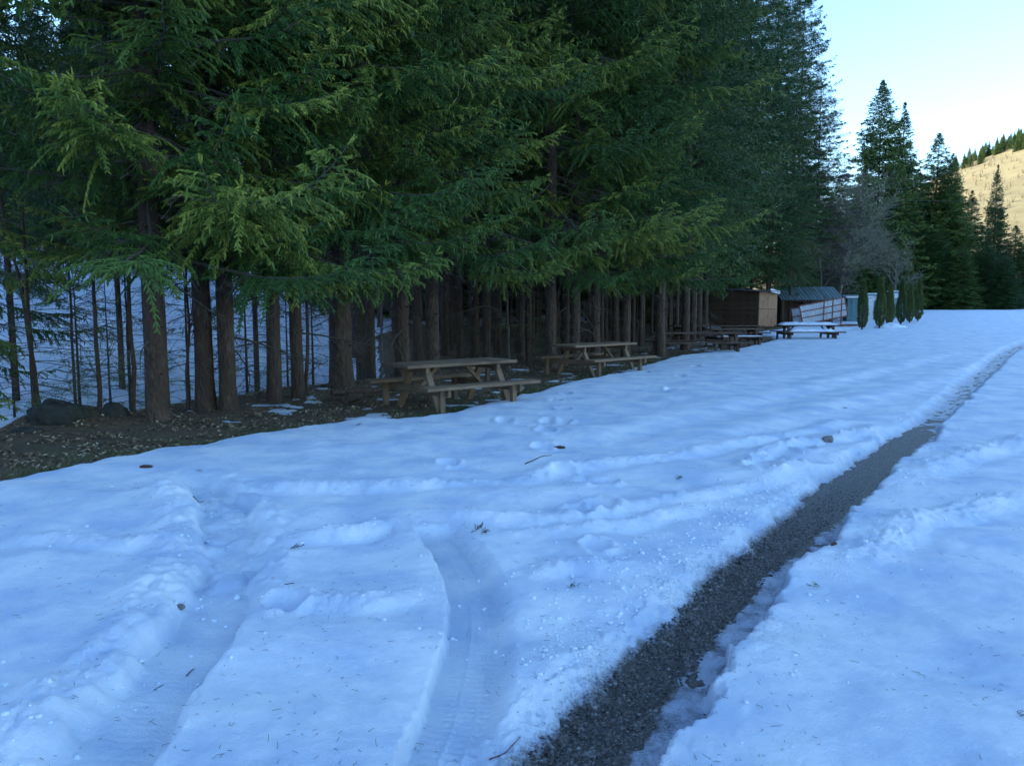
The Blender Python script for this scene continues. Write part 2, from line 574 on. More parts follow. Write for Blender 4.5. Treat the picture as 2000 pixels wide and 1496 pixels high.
def _snow_fields(X, Y):
    """thickness of the snow above the terrain, dirt and wetness masks"""
    Rr = np.hypot(X, Y)
    near = 1 - smooth(18, 45, Rr)
    e = X - np.interp(Y, EDGEY, EDGEX)
    e = e * 0.8 + 0.16 * fbm(X / 0.9, Y / 0.9, 4, 7) + 0.05 * fbm(X / 0.2, Y / 0.2, 2, 9)
    T = 0.105 + 0.035 * fbm(X / 2.2, Y / 1.6, 3, 11) + 0.012 * fbm(X / 0.45, Y / 0.35, 3, 12) + 0.0045 * fbm(X / 0.11, Y / 0.08, 3, 14)
    # long wind drifts running down to the left
    k = (X * 0.35 + Y * 0.95)
    T = T + 0.016 * np.sin(k * 4.5 + 4.0 * noise(X / 1.5, Y / 1.5, 15)) * (1 - smooth(7, 20, Rr))
    dirt = np.zeros_like(T)
    wet = np.zeros_like(T)
    # ridges thrown up by old tracks, a groove on their near side
    Xa, Ya, Ta = X, Y, T
    for i, (pl, amp, w, rough) in enumerate(RIDGES):
        box = inbox(Xa, Ya, pl, 1.2)
        if not box.any():
            continue
        X, Y, T = Xa[box], Ya[box], Ta[box]
        sd, arc, tot = polydist(X, Y, pl)
        sd = sd + 0.05 * noise(arc * 1.3 + i * 9, arc * 0, 20 + i) + 0.02 * noise(X * 6, Y * 6, 30 + i)
        ends = smooth(0, 0.5, arc) * (1 - smooth(tot - 0.5, tot, arc))
        a = 0.72 * amp * (0.75 + 0.6 * noise(arc * 1.1, arc * 0 + i, 40 + i)) * ends
        T = T + a * np.exp(-(sd / w) ** 2) - 0.8 * a * np.exp(-((sd - 1.5 * w) / (0.8 * w)) ** 2)
        msk = np.exp(-(sd / (1.2 * w)) ** 2) * ends * rough * near[box]
        T = T + msk * (0.030 * lumps(X * 9, Y * 9, 50 + i, 0.5) + 0.024 * lumps(X * 22, Y * 22, 70 + i) + 0.012 * lumps(X * 45, Y * 45, 75 + i))
        Ta[box] = T
    X, Y, T = Xa, Ya, Ta
    # tyre rut in the middle: tread ribs, sharp left wall
    sd, arc, tot = polydist(X, Y, RUT_MID)
    sdw = sd + 0.014 * noise(X * 5, Y * 5, 90) + 0.008 * noise(X * 23, Y * 23, 91)
    end = 1 - smooth(tot - 0.12, tot + 0.02, arc) * 1.0
    end = np.where(np.abs(sd) > 2, 0, end)
    inside = smooth(-0.160, -0.142, sdw) * (1 - smooth(0.07, 0.20, sdw)) * end
    floor_ = 0.038 + 0.006 * np.exp(-((sd + 0.03) / 0.008) ** 2) + 0.006 * np.exp(-((sd - 0.05) / 0.008) ** 2)
    floor_ = floor_ + 0.0035 * np.sin(arc * 2 * np.pi / 0.04 + 8 * sd) * (1 - smooth(0.09, 0.13, np.abs(sd))) + 0.004 * fbm(X * 8, Y * 8, 3, 92)
    T = T * (1 - inside) + floor_ * inside
    T = T + 0.010 * np.exp(-((sdw + 0.26) / 0.10) ** 2) * end
    wet = np.maximum(wet, inside * 0.22)
    # churned rut at the left with a berm of clods
    sd, arc, tot = polydist(X, Y, RUT_LEFT)
    sdw = sd + 0.05 * noise(X * 2.5, Y * 2.5, 95) + 0.02 * noise(X * 9, Y * 9, 96)
    end = 1 - smooth(tot - 0.5, tot, arc)
    end = np.where(np.abs(sd) > 3, 0, end)
    inside = smooth(-0.22, -0.15, sdw) * (1 - smooth(0.13, 0.19, sdw)) * end
    floor_ = 0.032 + 0.003 * np.sin(arc * 2 * np.pi / 0.04 + 10 * sd) * (1 - smooth(0.08, 0.14, np.abs(sd)))
    broke = smooth(1.6, 2.2, arc) * 0.8 + 0.2
    floor_ = floor_ + broke * (0.045 * lumps(X * 7, Y * 7, 97, 0.45) + 0.02 * lumps(X * 16, Y * 16, 98, 0.5))
    T = T * (1 - inside) + floor_ * inside
    bl = np.exp(-((sdw + 0.34) / 0.15) ** 2) * end * (0.6 + 0.4 * np.clip(noise(arc * 0.9, arc * 0, 99) * 2 + 0.6, 0, 1.5))
    br = np.exp(-((sdw - 0.27) / 0.09) ** 2) * end * smooth(1.2, 2.2, arc)
    T = T + bl * (0.045 + 0.06 * lumps(X * 4, Y * 4, 101, 0.6) + 0.035 * lumps(X * 10, Y * 10, 102, 0.6) + 0.018 * lumps(X * 24, Y * 24, 104, 0.7)) + br * (0.016 + 0.03 * lumps(X * 8, Y * 8, 103, 0.6) + 0.014 * lumps(X * 22, Y * 22, 105, 0.7))
    wet = np.maximum(wet, inside * 0.12)
    # foot prints
    for i, (fx, fy, r) in enumerate(PRINTS):
        d2 = ((X - fx) / r) ** 2 + ((Y - fy) / (1.5 * r)) ** 2
        m = d2 < 8
        if m.any():
            d = d2[m]
            T[m] += -0.05 * np.exp(-d ** 2) + 0.022 * np.exp(-((np.sqrt(d) - 1.4) / 0.35) ** 2) * (1 + 1.2 * noise(X[m] * 12, Y[m] * 12, 120 + i))
    # bare wheel track on the road
    sd, arc, tot = polydist(X, Y, TRACK)
    d = sd + 0.07 * fbm(X * 1.7, Y * 1.7, 3, 130) + 0.055 * fbm(X * 6, Y * 6, 4, 131) + 0.02 * noise(X * 31, Y * 31, 132)
    a0 = arc - 1.3
    half = np.interp(a0, [-2, 0, 1, 1.7, 2.7, 4.1, 5.4, 7.4, 8.4, 12, 20, 40], [.095, .09, .08, .08, .11, .175, .17, .16, .11, .13, .16, .2])
    shelf = np.interp(a0, [-2, 0, 1.5, 2.6, 3.6, 5.5, 7, 9], [.17, .16, .14, .15, .05, .03, .12, .04])
    fuzz = np.interp(a0, [-2, 0, 3, 5, 7, 12], [.27, .27, .25, .20, .17, .24])
    far = smooth(6.8, 9.4, a0 + 1.8 * fbm(X * 2.2, Y * 2.2, 4, 138))                     # past the bend only grey slush shows
    bare = np.interp(a0, [-2, 0, 1.5, 3, 4], [.012, .012, .008, .0, -.03])
    bare = bare + 0.020 * fbm(X * 7, Y * 7, 4, 133) + far * 0.042
    left = smooth(0, 1, (-half - d) / fuzz)        # 0 at bare edge, 1 past fuzz
    T_left = bare + (T - bare) * left ** 0.8 + 0.02 * lumps(X * 18, Y * 18, 134, 0.6) * (left > 0) * (left < 0.95) * near
    on_shelf = smooth(0.0, 0.05, d - half)
    sh = 0.014 + 0.014 * fbm(X * 7, Y * 7, 3, 135) + 0.018 * lumps(X * 14, Y * 14, 137, .5)
    over = smooth(0.0, 0.05, d - half - shelf)
    T_right = bare * (1 - on_shelf) + sh * on_shelf
    T_right = T_right * (1 - over) + (T + 0.015 + 0.03 * lumps(X * 10, Y * 10, 136, 0.35) * np.exp(-np.clip(d - half - shelf, 0, 9) / 0.12) * near) * over
    zone = (np.abs(sd) < 3)
    T = np.where(zone, np.where(d < 0, T_left, T_right), T)
    core = (1 - smooth(0.0, 0.6, left)) * (1 - on_shelf)
    dd = np.where(d < 0, (1 - left) ** 1.8, 1 - on_shelf * (0.58 - 0.35 * fbm(X * 8, Y * 8, 3, 139))) * (1 - over) * zone
    dirt = np.maximum(dirt, dd * np.where(a0 < 4.2, 1.0, 0.72) * (1 - 0.74 * far))
    wet = np.maximum(wet, np.clip(0.6 * on_shelf * (1 - over) * zone + 0.6 * dd * zone, 0, 1))
    # faint grime spread beside the track
    dirt = np.maximum(dirt, 0.40 * np.exp(-(np.clip(np.abs(sd), 0, 9) / 0.8) ** 2) * smooth(0.0, 0.5, fbm(X * 2, Y * 2, 3, 140) + 0.2))
    # edge of the sheet towards the trees
    t_edge = smooth(0.0, 0.30, e)
    T = np.where(e > 0, T * t_edge, -0.05)
    T = np.where((e <= 0) & (e > -0.08), -0.05 * smooth(0, -0.08, e), T) - 0.004
    dirt = np.maximum(dirt, 0.42 * (1 - smooth(0.0, 0.5, e)))
    # gully and slope beyond the trees carry snow again; patches lie among the tables
    u = row_u(X, Y)
    back = smooth(0.9, 2.0, u + 0.5 * fbm(X / 1.5, Y / 1.5, 3, 150)) * (1 - plantation(X, Y))
    far_back = smooth(13, 16, u + 2 * fbm(X / 4, Y / 4, 2, 151))
    Tb = -0.06 + 0.16 * np.maximum(back, far_back) + 0.03 * fbm(X / 1.2, Y / 1.2, 3, 152) * np.maximum(back, far_back)
    p = fbm(X / 0.8, Y / 0.45, 3, 160)
    patch = -0.06 + 0.085 * smooth(0.22, 0.42, p) * smooth(9.5, 11, Y) * (1 - smooth(-0.2, 0.6, u) * 0.6)
    T = np.where(e <= 0, np.maximum(np.maximum(T, Tb), patch), T)
    return T, dirt, wet

def snow_z(x, y):
    T, _, _ = snow_fields(np.array([x], float), np.array([y], float))
    return tz(x, y) + max(0.0, float(T[0]))

def polar_grid(az, rad):
    A, Rr = np.meshgrid(az, rad)
    return Rr * np.sin(A), Rr * np.cos(A)

def grid_faces(nr, nc, wrap=False):
    i = np.arange(nr - 1)[:, None] * nc
    j = np.arange(nc if wrap else nc - 1)[None]
    j2 = (j + 1) % nc
    return np.stack([i + j, i + nc + j, i + nc + j2, i + j2], -1).reshape(-1, 4)

def az_axis(step):
    a = np.arange(-41, 41 + 1e-6, step)
    left = np.concatenate([np.linspace(-180, -60, 25), np.linspace(-56, -42, 8)])
    right = np.concatenate([np.linspace(42, 56, 8), np.linspace(60, 175, 24)])
    return np.radians(np.concatenate([left, a, right]))

def sheet(name, az, rad, zfun, mat):
    X, Y = polar_grid(az, rad)
    Z, extra = zfun(X.ravel(), Y.ravel())
    mb = MB()
    mb.add(np.stack([X.ravel(), Y.ravel(), Z], 1), grid_faces(len(rad), len(az), True))
    me = mb.mesh(name, [mat], True)
    for k, v in extra.items():
        a = me.attributes.new(k, 'FLOAT', 'POINT')
        a.data.foreach_set('value', v.astype(np.float32))
    return obj(name, me)

rad_g = np.concatenate([[0.05, 0.5, 1.0], np.geomspace(1.5, 60, 190), np.geomspace(62, 1600, 70)])
g = sheet('ground', az_axis(0.4), rad_g, lambda X, Y: (terr(X, Y) - 0.25 * smooth(120, 200, np.hypot(X, Y)), {}), M_SOIL)
tag(g, 'brown forest soil with needles and grass under the spruces', 'ground', kind='structure')

def snow_sheet(X, Y):
    T, dirt, wet = snow_fields(X, Y)
    return terr(X, Y) + T, {'dirt': dirt, 'wet': wet}
rad_s = np.concatenate([[0.05, 0.6, 1.1], np.geomspace(1.5, 9.0, 400), np.geomspace(9.05, 60, 210)[0:], np.geomspace(62, 1600, 50)])
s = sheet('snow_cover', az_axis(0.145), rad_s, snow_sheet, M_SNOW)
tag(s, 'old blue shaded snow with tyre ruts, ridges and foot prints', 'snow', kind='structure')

# road surface that shows in the wheel track
rp = dense([(-3.2, -6), (-1.3, 0.0), (0.5, 3.0), (2.4, 5.7), (4.6, 8.9), (8.5, 14.5), (14.5, 22), (22, 30), (38, 44)], 8)
rp = np.array(rp)
tn = unit(np.gradient(rp, axis=0))
nr = np.stack([tn[:, 1], -tn[:, 0]], 1)
offs = np.linspace(-2.2, 3.4, 24)
RX = (rp[:, None] + nr[:, None] * offs[None, :, None])
mb = MB()
z = terr(RX[..., 0].ravel(), RX[..., 1].ravel()) + 0.005
mb.add(np.concatenate([RX.reshape(-1, 2), z[:, None]], 1), grid_faces(len(rp), len(offs)))
road = obj('road', mb.mesh('road', [M_ASPHALT], True))
tag(road, 'wet dark asphalt lane bared by wheels', 'road', kind='structure')

# ------------------------------------------------------------------ spruce foliage
DOWN = np.array([0, 0, -1.0])
UP = np.array([0, 0, 1.0])

def brush(mb, P0, P1, K, nl, nw, rng, mat=0, tip=0.0, spread=0.9, flat=0.0):
    """needles: K narrow triangles set round each twig P0-P1"""
    n = len(P0)
    if not n:
        return
    ax = P1 - P0
    D = unit(ax)
    A, B = perp_frame(D)
    k = (np.arange(K) + 0.5) / K
    t = np.clip(k[None] + rng.uniform(-.5, .5, (n, K)) / K, 0, 1)
    phi = np.arange(K)[None] * 2.399 + rng.uniform(0, 6.28, (n, 1)) + rng.uniform(-.3, .3, (n, K))
    rad = A[:, None] * np.cos(phi)[..., None] + B[:, None] * (np.sin(phi) * (1 - flat))[..., None]
    sp = spread * (1.15 - 0.45 * t) * rng.uniform(.8, 1.2, (n, K))
    nd = unit(D[:, None] * np.cos(sp)[..., None] + unit(rad) * np.sin(sp)[..., None])
    base = P0[:, None] + ax[:, None] * t[..., None]
    side = unit(np.cross(nd, rng.standard_normal((n, K, 3))))
    nl = np.broadcast_to(nl, (n,))[:, None]
    nw = np.broadcast_to(nw, (n,))[:, None]
    L = nl * rng.uniform(.75, 1.25, (n, K)) * (1.05 - 0.3 * t)
    W = nw * rng.uniform(.8, 1.2, (n, K))
    V = np.stack([base + side * W[..., None], base - side * W[..., None], base + nd * L[..., None]], 2).reshape(-1, 3)
    tipv = np.repeat(np.broadcast_to(tip, (n,)), K * 3)
    mb.add(V, np.arange(n * K * 3).reshape(-1, 3), mat, tipv)

def near_branch(seed, L, droop):
    rng = np.random.default_rng(seed)
    mb = MB()
    nA = 26
    t = np.linspace(0, 1, nA)
    wy = 0.12 * L * (noise(t * 2.2, t * 0 + seed, seed) - noise(np.zeros(1), np.zeros(1) + seed, seed))
    P = np.stack([L * t * (1 - 0.05 * t), wy * t, L * (-droop * t + 0.55 * droop * t ** 2 + 0.30 * droop * t ** 5)], 1)
    polytube(mb, P, 0.020 * (L / 3.5) * (1 - t) ** 0.8 + 0.003, 5, 1)
    T = unit(np.gradient(P, axis=0))
    sh0, sh1, tips = [], [], []
    tw0, tw1 = [], []
    s = 0.16 * L
    side = 1
    while s < L * 0.99:
        q = s / L
        f = q * (nA - 1)
        i = min(int(f), nA - 2)
        p = P[i] + (P[i + 1] - P[i]) * (f - i)
        tg = T[i]
        sd = unit(np.cross(tg, UP)) * side
        side = -side
        l2 = (0.25 + 0.95 * (1 - q) ** 0.75) * min(1, (q - 0.02) / 0.30) * rng.uniform(.55, 1.15)
        if rng.random() < 0.12:
            l2 *= 0.4
        ang = rng.uniform(0.75, 1.1)
        d2 = unit(tg * math.cos(ang) + sd * math.sin(ang) + UP * rng.uniform(-.3, .15))
        nq = max(3, int(l2 / 0.053))
        x = np.linspace(0, 1, nq + 1) * l2
        dr = rng.uniform(0.25, 1.0)
        Q = p + d2 * x[:, None] * (1 - 0.15 * x[:, None]) + DOWN * (dr * x ** 2 * 0.75)[:, None] + sd * (rng.uniform(-.1, .1) * x ** 2)[:, None]
        tw0.append(Q[:-1]); tw1.append(Q[1:])
        dead = q < 0.40 and rng.random() < 0.85 - q
        tq = unit(np.gradient(Q, axis=0))
        start = 0.45 if q < 0.4 else 0.15
        for j in range(1, nq + 1):
            fr = j / nq
            if dead or fr < start * rng.uniform(.5, 1.2):
                if rng.random() < 0.35:
                    v = unit(tq[j] + unit(np.cross(tq[j], UP)) * rng.choice([-1, 1]) + DOWN * rng.uniform(.2, .9))
                    tw0.append(Q[j][None]); tw1.append((Q[j] + v * rng.uniform(.06, .2))[None])
                continue
            sh0.append(Q[j - 1]); sh1.append(Q[j]); tips.append(fr * 0.5)
            lat = unit(np.cross(tq[j], UP))
            for sg in (-1, 1):
                if rng.random() < 0.88:
                    l3 = rng.uniform(.05, .105) * (1.25 - 0.45 * fr)
                    v = unit(tq[j] * rng.uniform(.5, .9) + lat * sg * rng.uniform(.5, .95) + DOWN * rng.uniform(-.1, .75))
                    sh0.append(Q[j]); sh1.append(Q[j] + v * l3)
                    tips.append(min(1.0, 0.2 + 0.7 * fr * q + rng.uniform(-.2, .35)))
            if rng.random() < 0.30:
                l3 = rng.uniform(.06, .15)
                v = unit(DOWN + 0.35 * rng.standard_normal(3) + tq[j] * 0.4)
                sh0.append(Q[j]); sh1.append(Q[j] + v * l3); tips.append(rng.uniform(.1, .6))
        s += rng.uniform(.05, .10)
    # leading shoots
    for k in range(4):
        v = unit(T[-1] + 0.32 * rng.standard_normal(3))
        sh0.append(P[-1]); sh1.append(P[-1] + v * rng.uniform(.08, .18)); tips.append(1.0)
    tubes(mb, np.concatenate(tw0), np.concatenate(tw1), 0.0035, 0.0028, 3, 1)
    sh0, sh1, tips = np.array(sh0), np.array(sh1), np.clip(np.array(tips), 0, 1)
    ln = np.linalg.norm(sh1 - sh0, axis=1)
    md = sh0 + (sh1 - sh0) * .55 + DOWN * (.12 * ln)[:, None] * rng.uniform(-.5, 1, (len(ln), 1))
    fat = rng.uniform(.8, 1.25, len(ln))
    tubes(mb, sh0, md, .0072 * fat, .0118 * fat, 4, 0, np.repeat(tips, 8))
    tubes(mb, md, sh1, .0118 * fat, .0046 * fat, 4, 0, np.repeat(tips, 8))
    brush(mb, sh0, md, 7, 0.023, 0.0034, rng, 0, tips, .8)
    brush(mb, md, sh1, 9, 0.022, 0.0034, rng, 0, tips, .75)
    return mb

def dead_branch(seed, L):
    rng = np.random.default_rng(seed)
    mb = MB()
    n = 10
    t = np.linspace(0, 1, n)
    P = np.stack([L * t, 0.08 * L * np.sin(t * 3 + seed), -0.35 * L * t ** 1.6 + 0.12 * L * t ** 3], 1)
    polytube(mb, P, 0.013 * (1 - t) + 0.003, 4, 0)
    a0, a1 = [], []
    for k in range(int(16 * L)):
        i = rng.integers(1, n - 1)
        v = unit(np.array([0.6, rng.choice([-1, 1]) * rng.uniform(.5, 1), rng.uniform(-.9, .2)]))
        m = P[i] + v * rng.uniform(.08, .3)
        a0.append(P[i]); a1.append(m)
        for _ in range(2):
            w = unit(v + 0.7 * rng.standard_normal(3) + DOWN * 0.4)
            a0.append(m); a1.append(m + w * rng.uniform(.05, .22))
    tubes(mb, np.array(a0), np.array(a1), 0.0035, 0.002, 3, 0)
    return mb

def crown_mesh(seed, H, base, Rm, nbr, step, K, nl, nw, sec=0.55, sparse=1.0, inner=0.12, bottom=-0.35, shape=0.75):
    """whole crown, twigs as brushes of small sprays"""
    rng = np.random.default_rng(seed)
    mb = MB()
    S0, S1, TP, W0, W1, WR, SZ = [], [], [], [], [], [], []
    for b in range(nbr):
        hh = rng.random() ** 1.0
        h = base + (H - base) * hh
        rel = (H - h) / (H - base)
        Lb = (Rm * rel ** shape * min(1.0, 0.6 + 2.2 * hh) + 0.06) * rng.uniform(.65, 1.15)
        az = rng.uniform(0, 2 * np.pi)
        el = bottom + (0.75 - bottom) * hh ** 1.3 + rng.uniform(-.12, .12)
        dh = np.array([math.cos(az), math.sin(az), 0])
        sdv = np.array([-math.sin(az), math.cos(az), 0])
        n2 = max(4, int(Lb * 0.9 / step * sparse))
        t = np.sort(rng.uniform(inner, 1.0, n2))
        ax = lambda q: (np.array([0, 0, h]) + dh * Lb * q[:, None] + UP * (Lb * (math.tan(el) * q - 0.32 * q ** 2 + 0.24 * q ** 4))[:, None])
        P = ax(t)
        tt = np.linspace(0, 1, 7)
        Q = ax(tt)
        W0.append(Q[:-1]); W1.append(Q[1:]); WR.append(0.006 + 0.010 * Lb / 3 * (1 - tt[:-1]))
        sg = rng.choice([-1.0, 1.0], n2)
        l2 = (0.10 + sec * (1 - t) ** 0.8) * min(1, Lb) * rng.uniform(.6, 1.25, n2)
        D = unit(dh * rng.uniform(.35, .9, (n2, 1)) + sdv * (sg * rng.uniform(.5, 1.0, n2))[:, None] + DOWN * rng.uniform(-.15, .95, (n2, 1)))
        S0.append(P); S1.append(P + D * l2[:, None]); TP.append(np.clip(t * 0.7 + rng.uniform(-.2, .3, n2), 0, 1))
        SZ.append(np.full(n2, min(1.0, .4 + .4 * Lb)))
    # leader
    S0.append(np.stack([np.zeros(6), np.zeros(6), np.linspace(H - 0.5, H, 6)], 1))
    S1.append(S0[-1] + np.stack([rng.uniform(-.06, .06, 6), rng.uniform(-.06, .06, 6), np.full(6, .25)], 1))
    TP.append(np.full(6, .5))
    SZ.append(np.full(6, .4))
    SZ = np.concatenate(SZ)
    S0, S1, TP = np.concatenate(S0), np.concatenate(S1), np.concatenate(TP)
    brush(mb, S0, S1, K, nl * SZ, nw * SZ, rng, 0, TP, 0.95)
    tubes(mb, np.concatenate(W0), np.concatenate(W1), np.concatenate(WR), np.concatenate(WR) * 0.7, 3, 1)
    return mb

TR0, TH0 = .17, 25.0
def trunk_mesh(seed):
    """trunk 25 m tall, 0.17 m radius (scaled per tree)"""
    mb = MB()
    h = np.concatenate([[-.4, 0.0, .1, .22, .4, .7, 1.1], np.linspace(1.6, 6, 12), np.linspace(7, 25, 12)])
    q = np.clip(h / 25, 0, 1)
    r = TR0 * (.97 * (1 - q * .97) ** .85 + .30 * np.exp(-np.clip(h, 0, 30) / .22) + .012)
    wx = .05 * noise(h / 3, h * 0, seed)
    wy = .05 * noise(h / 3, h * 0 + 7, seed)
    polytube(mb, np.stack([wx - wx[1], wy - wy[1], h], 1), r, 16, 0, wob=.03, seed=seed)
    rng = np.random.default_rng(seed + 50)
    n = 46                                             # stubs of snapped branches
    hs, az = rng.uniform(.6, 5.5, n), rng.uniform(0, 6.28, n)
    rs = np.interp(hs, h, r)
    d = np.stack([np.cos(az), np.sin(az), rng.uniform(-.3, .3, n)], 1)
    c = np.stack([np.interp(hs, h, wx - wx[1]), np.interp(hs, h, wy - wy[1]), hs], 1)
    tubes(mb, c + d * (rs * .9)[:, None], c + d * (rs + rng.uniform(.015, .11, n))[:, None], .013, .008, 5, 0)
    return mb

NEAR = [near_branch(100 + i, L, dr).mesh('spruce_branch', [M_NEEDLE, M_TWIG])
        for i, (L, dr) in enumerate([(3.6, .30), (3.2, .42), (3.9, .36), (2.8, .50), (3.4, .22), (2.4, .40), (3.0, .30), (4.2, .42)])]
DEADB = [dead_branch(140 + i, L).mesh('dead_branch', [M_TWIG]) for i, L in enumerate([1.2, 1.7, 0.9])]
TRUNK = [trunk_mesh(200 + i).mesh('trunk', [M_BARK], True) for i in range(3)]
CROWN_TOP = [crown_mesh(300 + i, 26, b, 3.4, 240, .15, 8, .22, .026).mesh('crown', [M_NEEDLE2, M_TWIG]) for i, b in enumerate([6.2, 8.5])]
CROWN_MID = [crown_mesh(320 + i, 26, b, r, 260, .052, 13, .105, .0105, sec=.62, bottom=-0.32).mesh('crown', [M_NEEDLE2, M_TWIG])
             for i, (b, r) in enumerate([(3.4, 3.8), (3.8, 3.5)])]
CROWN_EDGE = [crown_mesh(330 + i, 30, 4.4, r, 620, .13, 8, .21, .026, sec=.8, bottom=-.35, shape=.6).mesh('crown', [M_NEEDLE2, M_TWIG]) for i, r in enumerate([4.6, 4.2])]
CROWN_BACK = [crown_mesh(340 + i, 25, b, 2.5, 240, .15, 8, .22, .026).mesh('crown', [M_NEEDLE2, M_TWIG]) for i, b in enumerate([4.2, 5.5])]
CROWN_FAR = [crown_mesh(360 + i, 26, 0.3, r, 880, .17, 7, .30, .044, bottom=-0.35, sec=.95, shape=sh).mesh('crown', [M_NEEDLE2, M_TWIG])
             for i, (r, sh) in enumerate([(5.0, .9), (4.5, 1.0), (5.2, .85)])]
CROWN_THIN = crown_mesh(380, 24, 2.0, 3.8, 420, .11, 8, .20, .016, sec=.8, bottom=-0.15).mesh('crown', [M_TWIG, M_TWIG])
CROWN_SAP = [crown_mesh(390 + i, 4.5, 0.35, 1.35, 46, .07, 9, .06, .006, sec=.40, bottom=-0.12, inner=0.25).mesh('crown', [M_NEEDLE2, M_TWIG]) for i in range(2)]
rnd = random.Random(11)

def spruce(name, x, y, H, r, crown, crownH, label, group=None, trunk=0, branches=None, ztop=0, dead=0, lean=(0, 0), wide=1.0, zlow=2.2):
    z = tz(x, y) - 0.05
    root = empty(name, (x, y, z), rnd.uniform(0, 6.28))
    rz = root.rotation_euler[2]
    root.rotation_euler[0], root.rotation_euler[1] = lean
    tag(root, label, 'tree', group)
    obj('trunk', TRUNK[trunk % 3], root, scale=(r / TR0, r / TR0, H / TH0))
    k = H / crownH
    obj('crown', crown, root, rot=(0, 0, rnd.uniform(0, 6.28)), scale=(k * wide, k * wide, k))
    if branches:
        h = zlow
        i = 0
        while h < ztop:
            az = i * 2.399 + rnd.uniform(-.5, .5)
            world_az = az + rz                                 # measured from +X
            facing = math.cos(world_az - R(-52))               # towards the open road
            Ls = (0.62 + 0.38 * max(-0.4, facing)) * rnd.uniform(.8, 1.12)
            if not (facing < -0.35 and rnd.random() < 0.6):
                pitch = R(rnd.uniform(-6, 14)) - R(6) * min(1, (h - zlow) / 3)
                rr = r * (1 - h / H)
                obj('branch', rnd.choice(NEAR), root, (rr * 0.8 * math.cos(az), rr * 0.8 * math.sin(az), h), (rnd.uniform(-.25, .25), pitch, az), (Ls, Ls * rnd.uniform(.9, 1.15), Ls * rnd.uniform(.8, 1.1)))
            h += branches * rnd.uniform(.6, 1.4)
            i += 1
    for j in range(dead):
        az = rnd.uniform(0, 6.28)
        s_ = rnd.uniform(.6, 1.2)
        obj('dead_branch', rnd.choice(DEADB), root, (r * .7 * math.cos(az), r * .7 * math.sin(az), rnd.uniform(1.0, 3.4)), (0, R(rnd.uniform(-8, 15)), az), (s_, s_, s_))
    return root

# front row, nearest first: px, base py, trunk diameter, label
FRONT = [
    (310, 826, .33, 'sturdy spruce with pale scarred trunk right of the two dark boulders'),
    (402, 800, .31, 'dark trunked spruce, left one of the close pair near the leaf litter'),
    (447, 800, .29, 'reddish trunked spruce, right one of the close pair near the leaf litter'),
    (536, 785, .26, 'slender spruce standing alone between the close pair and the thick trunk'),
    (583, 778, .24, 'slender spruce just left of the thickest reddish trunk'),
    (668, 757, .50, 'thickest spruce trunk, reddish, behind the left end of the first picnic table'),
    (788, 748, .36, 'dark spruce trunk rising behind the first picnic table top'),
    (845, 742, .34, 'brown spruce trunk behind the middle of the first picnic table'),
    (1075, 719, .34, 'spruce trunk standing behind the left end of the second picnic table'),
    (1122, 713, .30, 'spruce trunk behind the near corner of the second picnic table'),
    (1163, 706, .30, 'pale streaked spruce trunk behind the middle of the second picnic table'),
    (1222, 702, .32, 'spruce trunk behind the right end of the second picnic table'),
]
front_xy = []
for i, (px, py, dia, lab) in enumerate(FRONT):
    x, y = gp(px, py, 0)
    front_xy.append((x, y))
    d = math.hypot(x, y)
    spruce('spruce_tree', x, y, rnd.uniform(23, 28), dia / 2 / 1.08, CROWN_TOP[0 if d < 14 else 1], 26, lab, 'spruces of the front row', i,
           branches=0.068 if d < 16 else 0.080, ztop=1.6 + d * 0.36 + 1.2, dead=7, zlow=rnd.uniform(2.2, 2.5) if d < 12 else rnd.uniform(2.5, 2.9))
# two more just outside the frame whose boughs reach in
for x, y, lab in ((-8.3, 8.6, 'spruce at the left picture edge whose boughs reach in over the bank'), (-9.6, 13.2, 'spruce behind the left picture edge with dark drooping boughs')):
    front_xy.append((x, y))
    spruce('spruce_tree', x, y, 25, .17, CROWN_TOP[0], 26, lab, 'spruces of the front row', 1, branches=0.11, ztop=7.5, dead=4, zlow=2.3)

# trees standing in the gully, their boughs filling the gaps between the front trunks
for i, (px, y, lab) in enumerate([(25, 19.5, 'spruce in the snowy gully behind the left edge boulders'), (235, 22.0, 'spruce in the snowy gully left of the scarred trunk'), (500, 23.5, 'spruce in the snowy gully behind the lone slender trunk')]):
    x = (px - 1000) / F_PX * y
    front_xy.append((x, y))
    spruce('spruce_tree', x, y, 24, .085, CROWN_MID[i % 2], 26, lab, 'spruces standing in the gully', i, dead=4)

# the row goes on to the right past the tables
ROW2 = [(1548, 69), (1290, 24.8), (1338, 29), (1352, 34), (1364, 39.5), (1376, 46), (1448, 58.5), (1500, 66)]
for i, (px, y) in enumerate(ROW2):
    x = (px - 1000) / F_PX * y
    front_xy.append((x, y))
    spruce('spruce_tree', x, y, rnd.uniform(25, 28) if y < 33 else rnd.uniform(29, 33), .16, CROWN_MID[i % 2] if y < 33 else CROWN_EDGE[i % 2], 26 if y < 33 else 30,
           ['last tall spruce of the row, its ragged edge against the sky', 'tall spruce over the dark long table', 'tall spruce right of the dark long table', 'tall dense spruce well left of the brown booth', 'tall dense spruce nearer to the brown booth, second left of it',
            'tall spruce just left of the brown booth', 'tall spruce hanging over the brown booth from behind', 'tall spruce behind the gap between booth and green roofed shed'][i],
           'tall spruces of the right row', i, dead=3, wide=1.1)

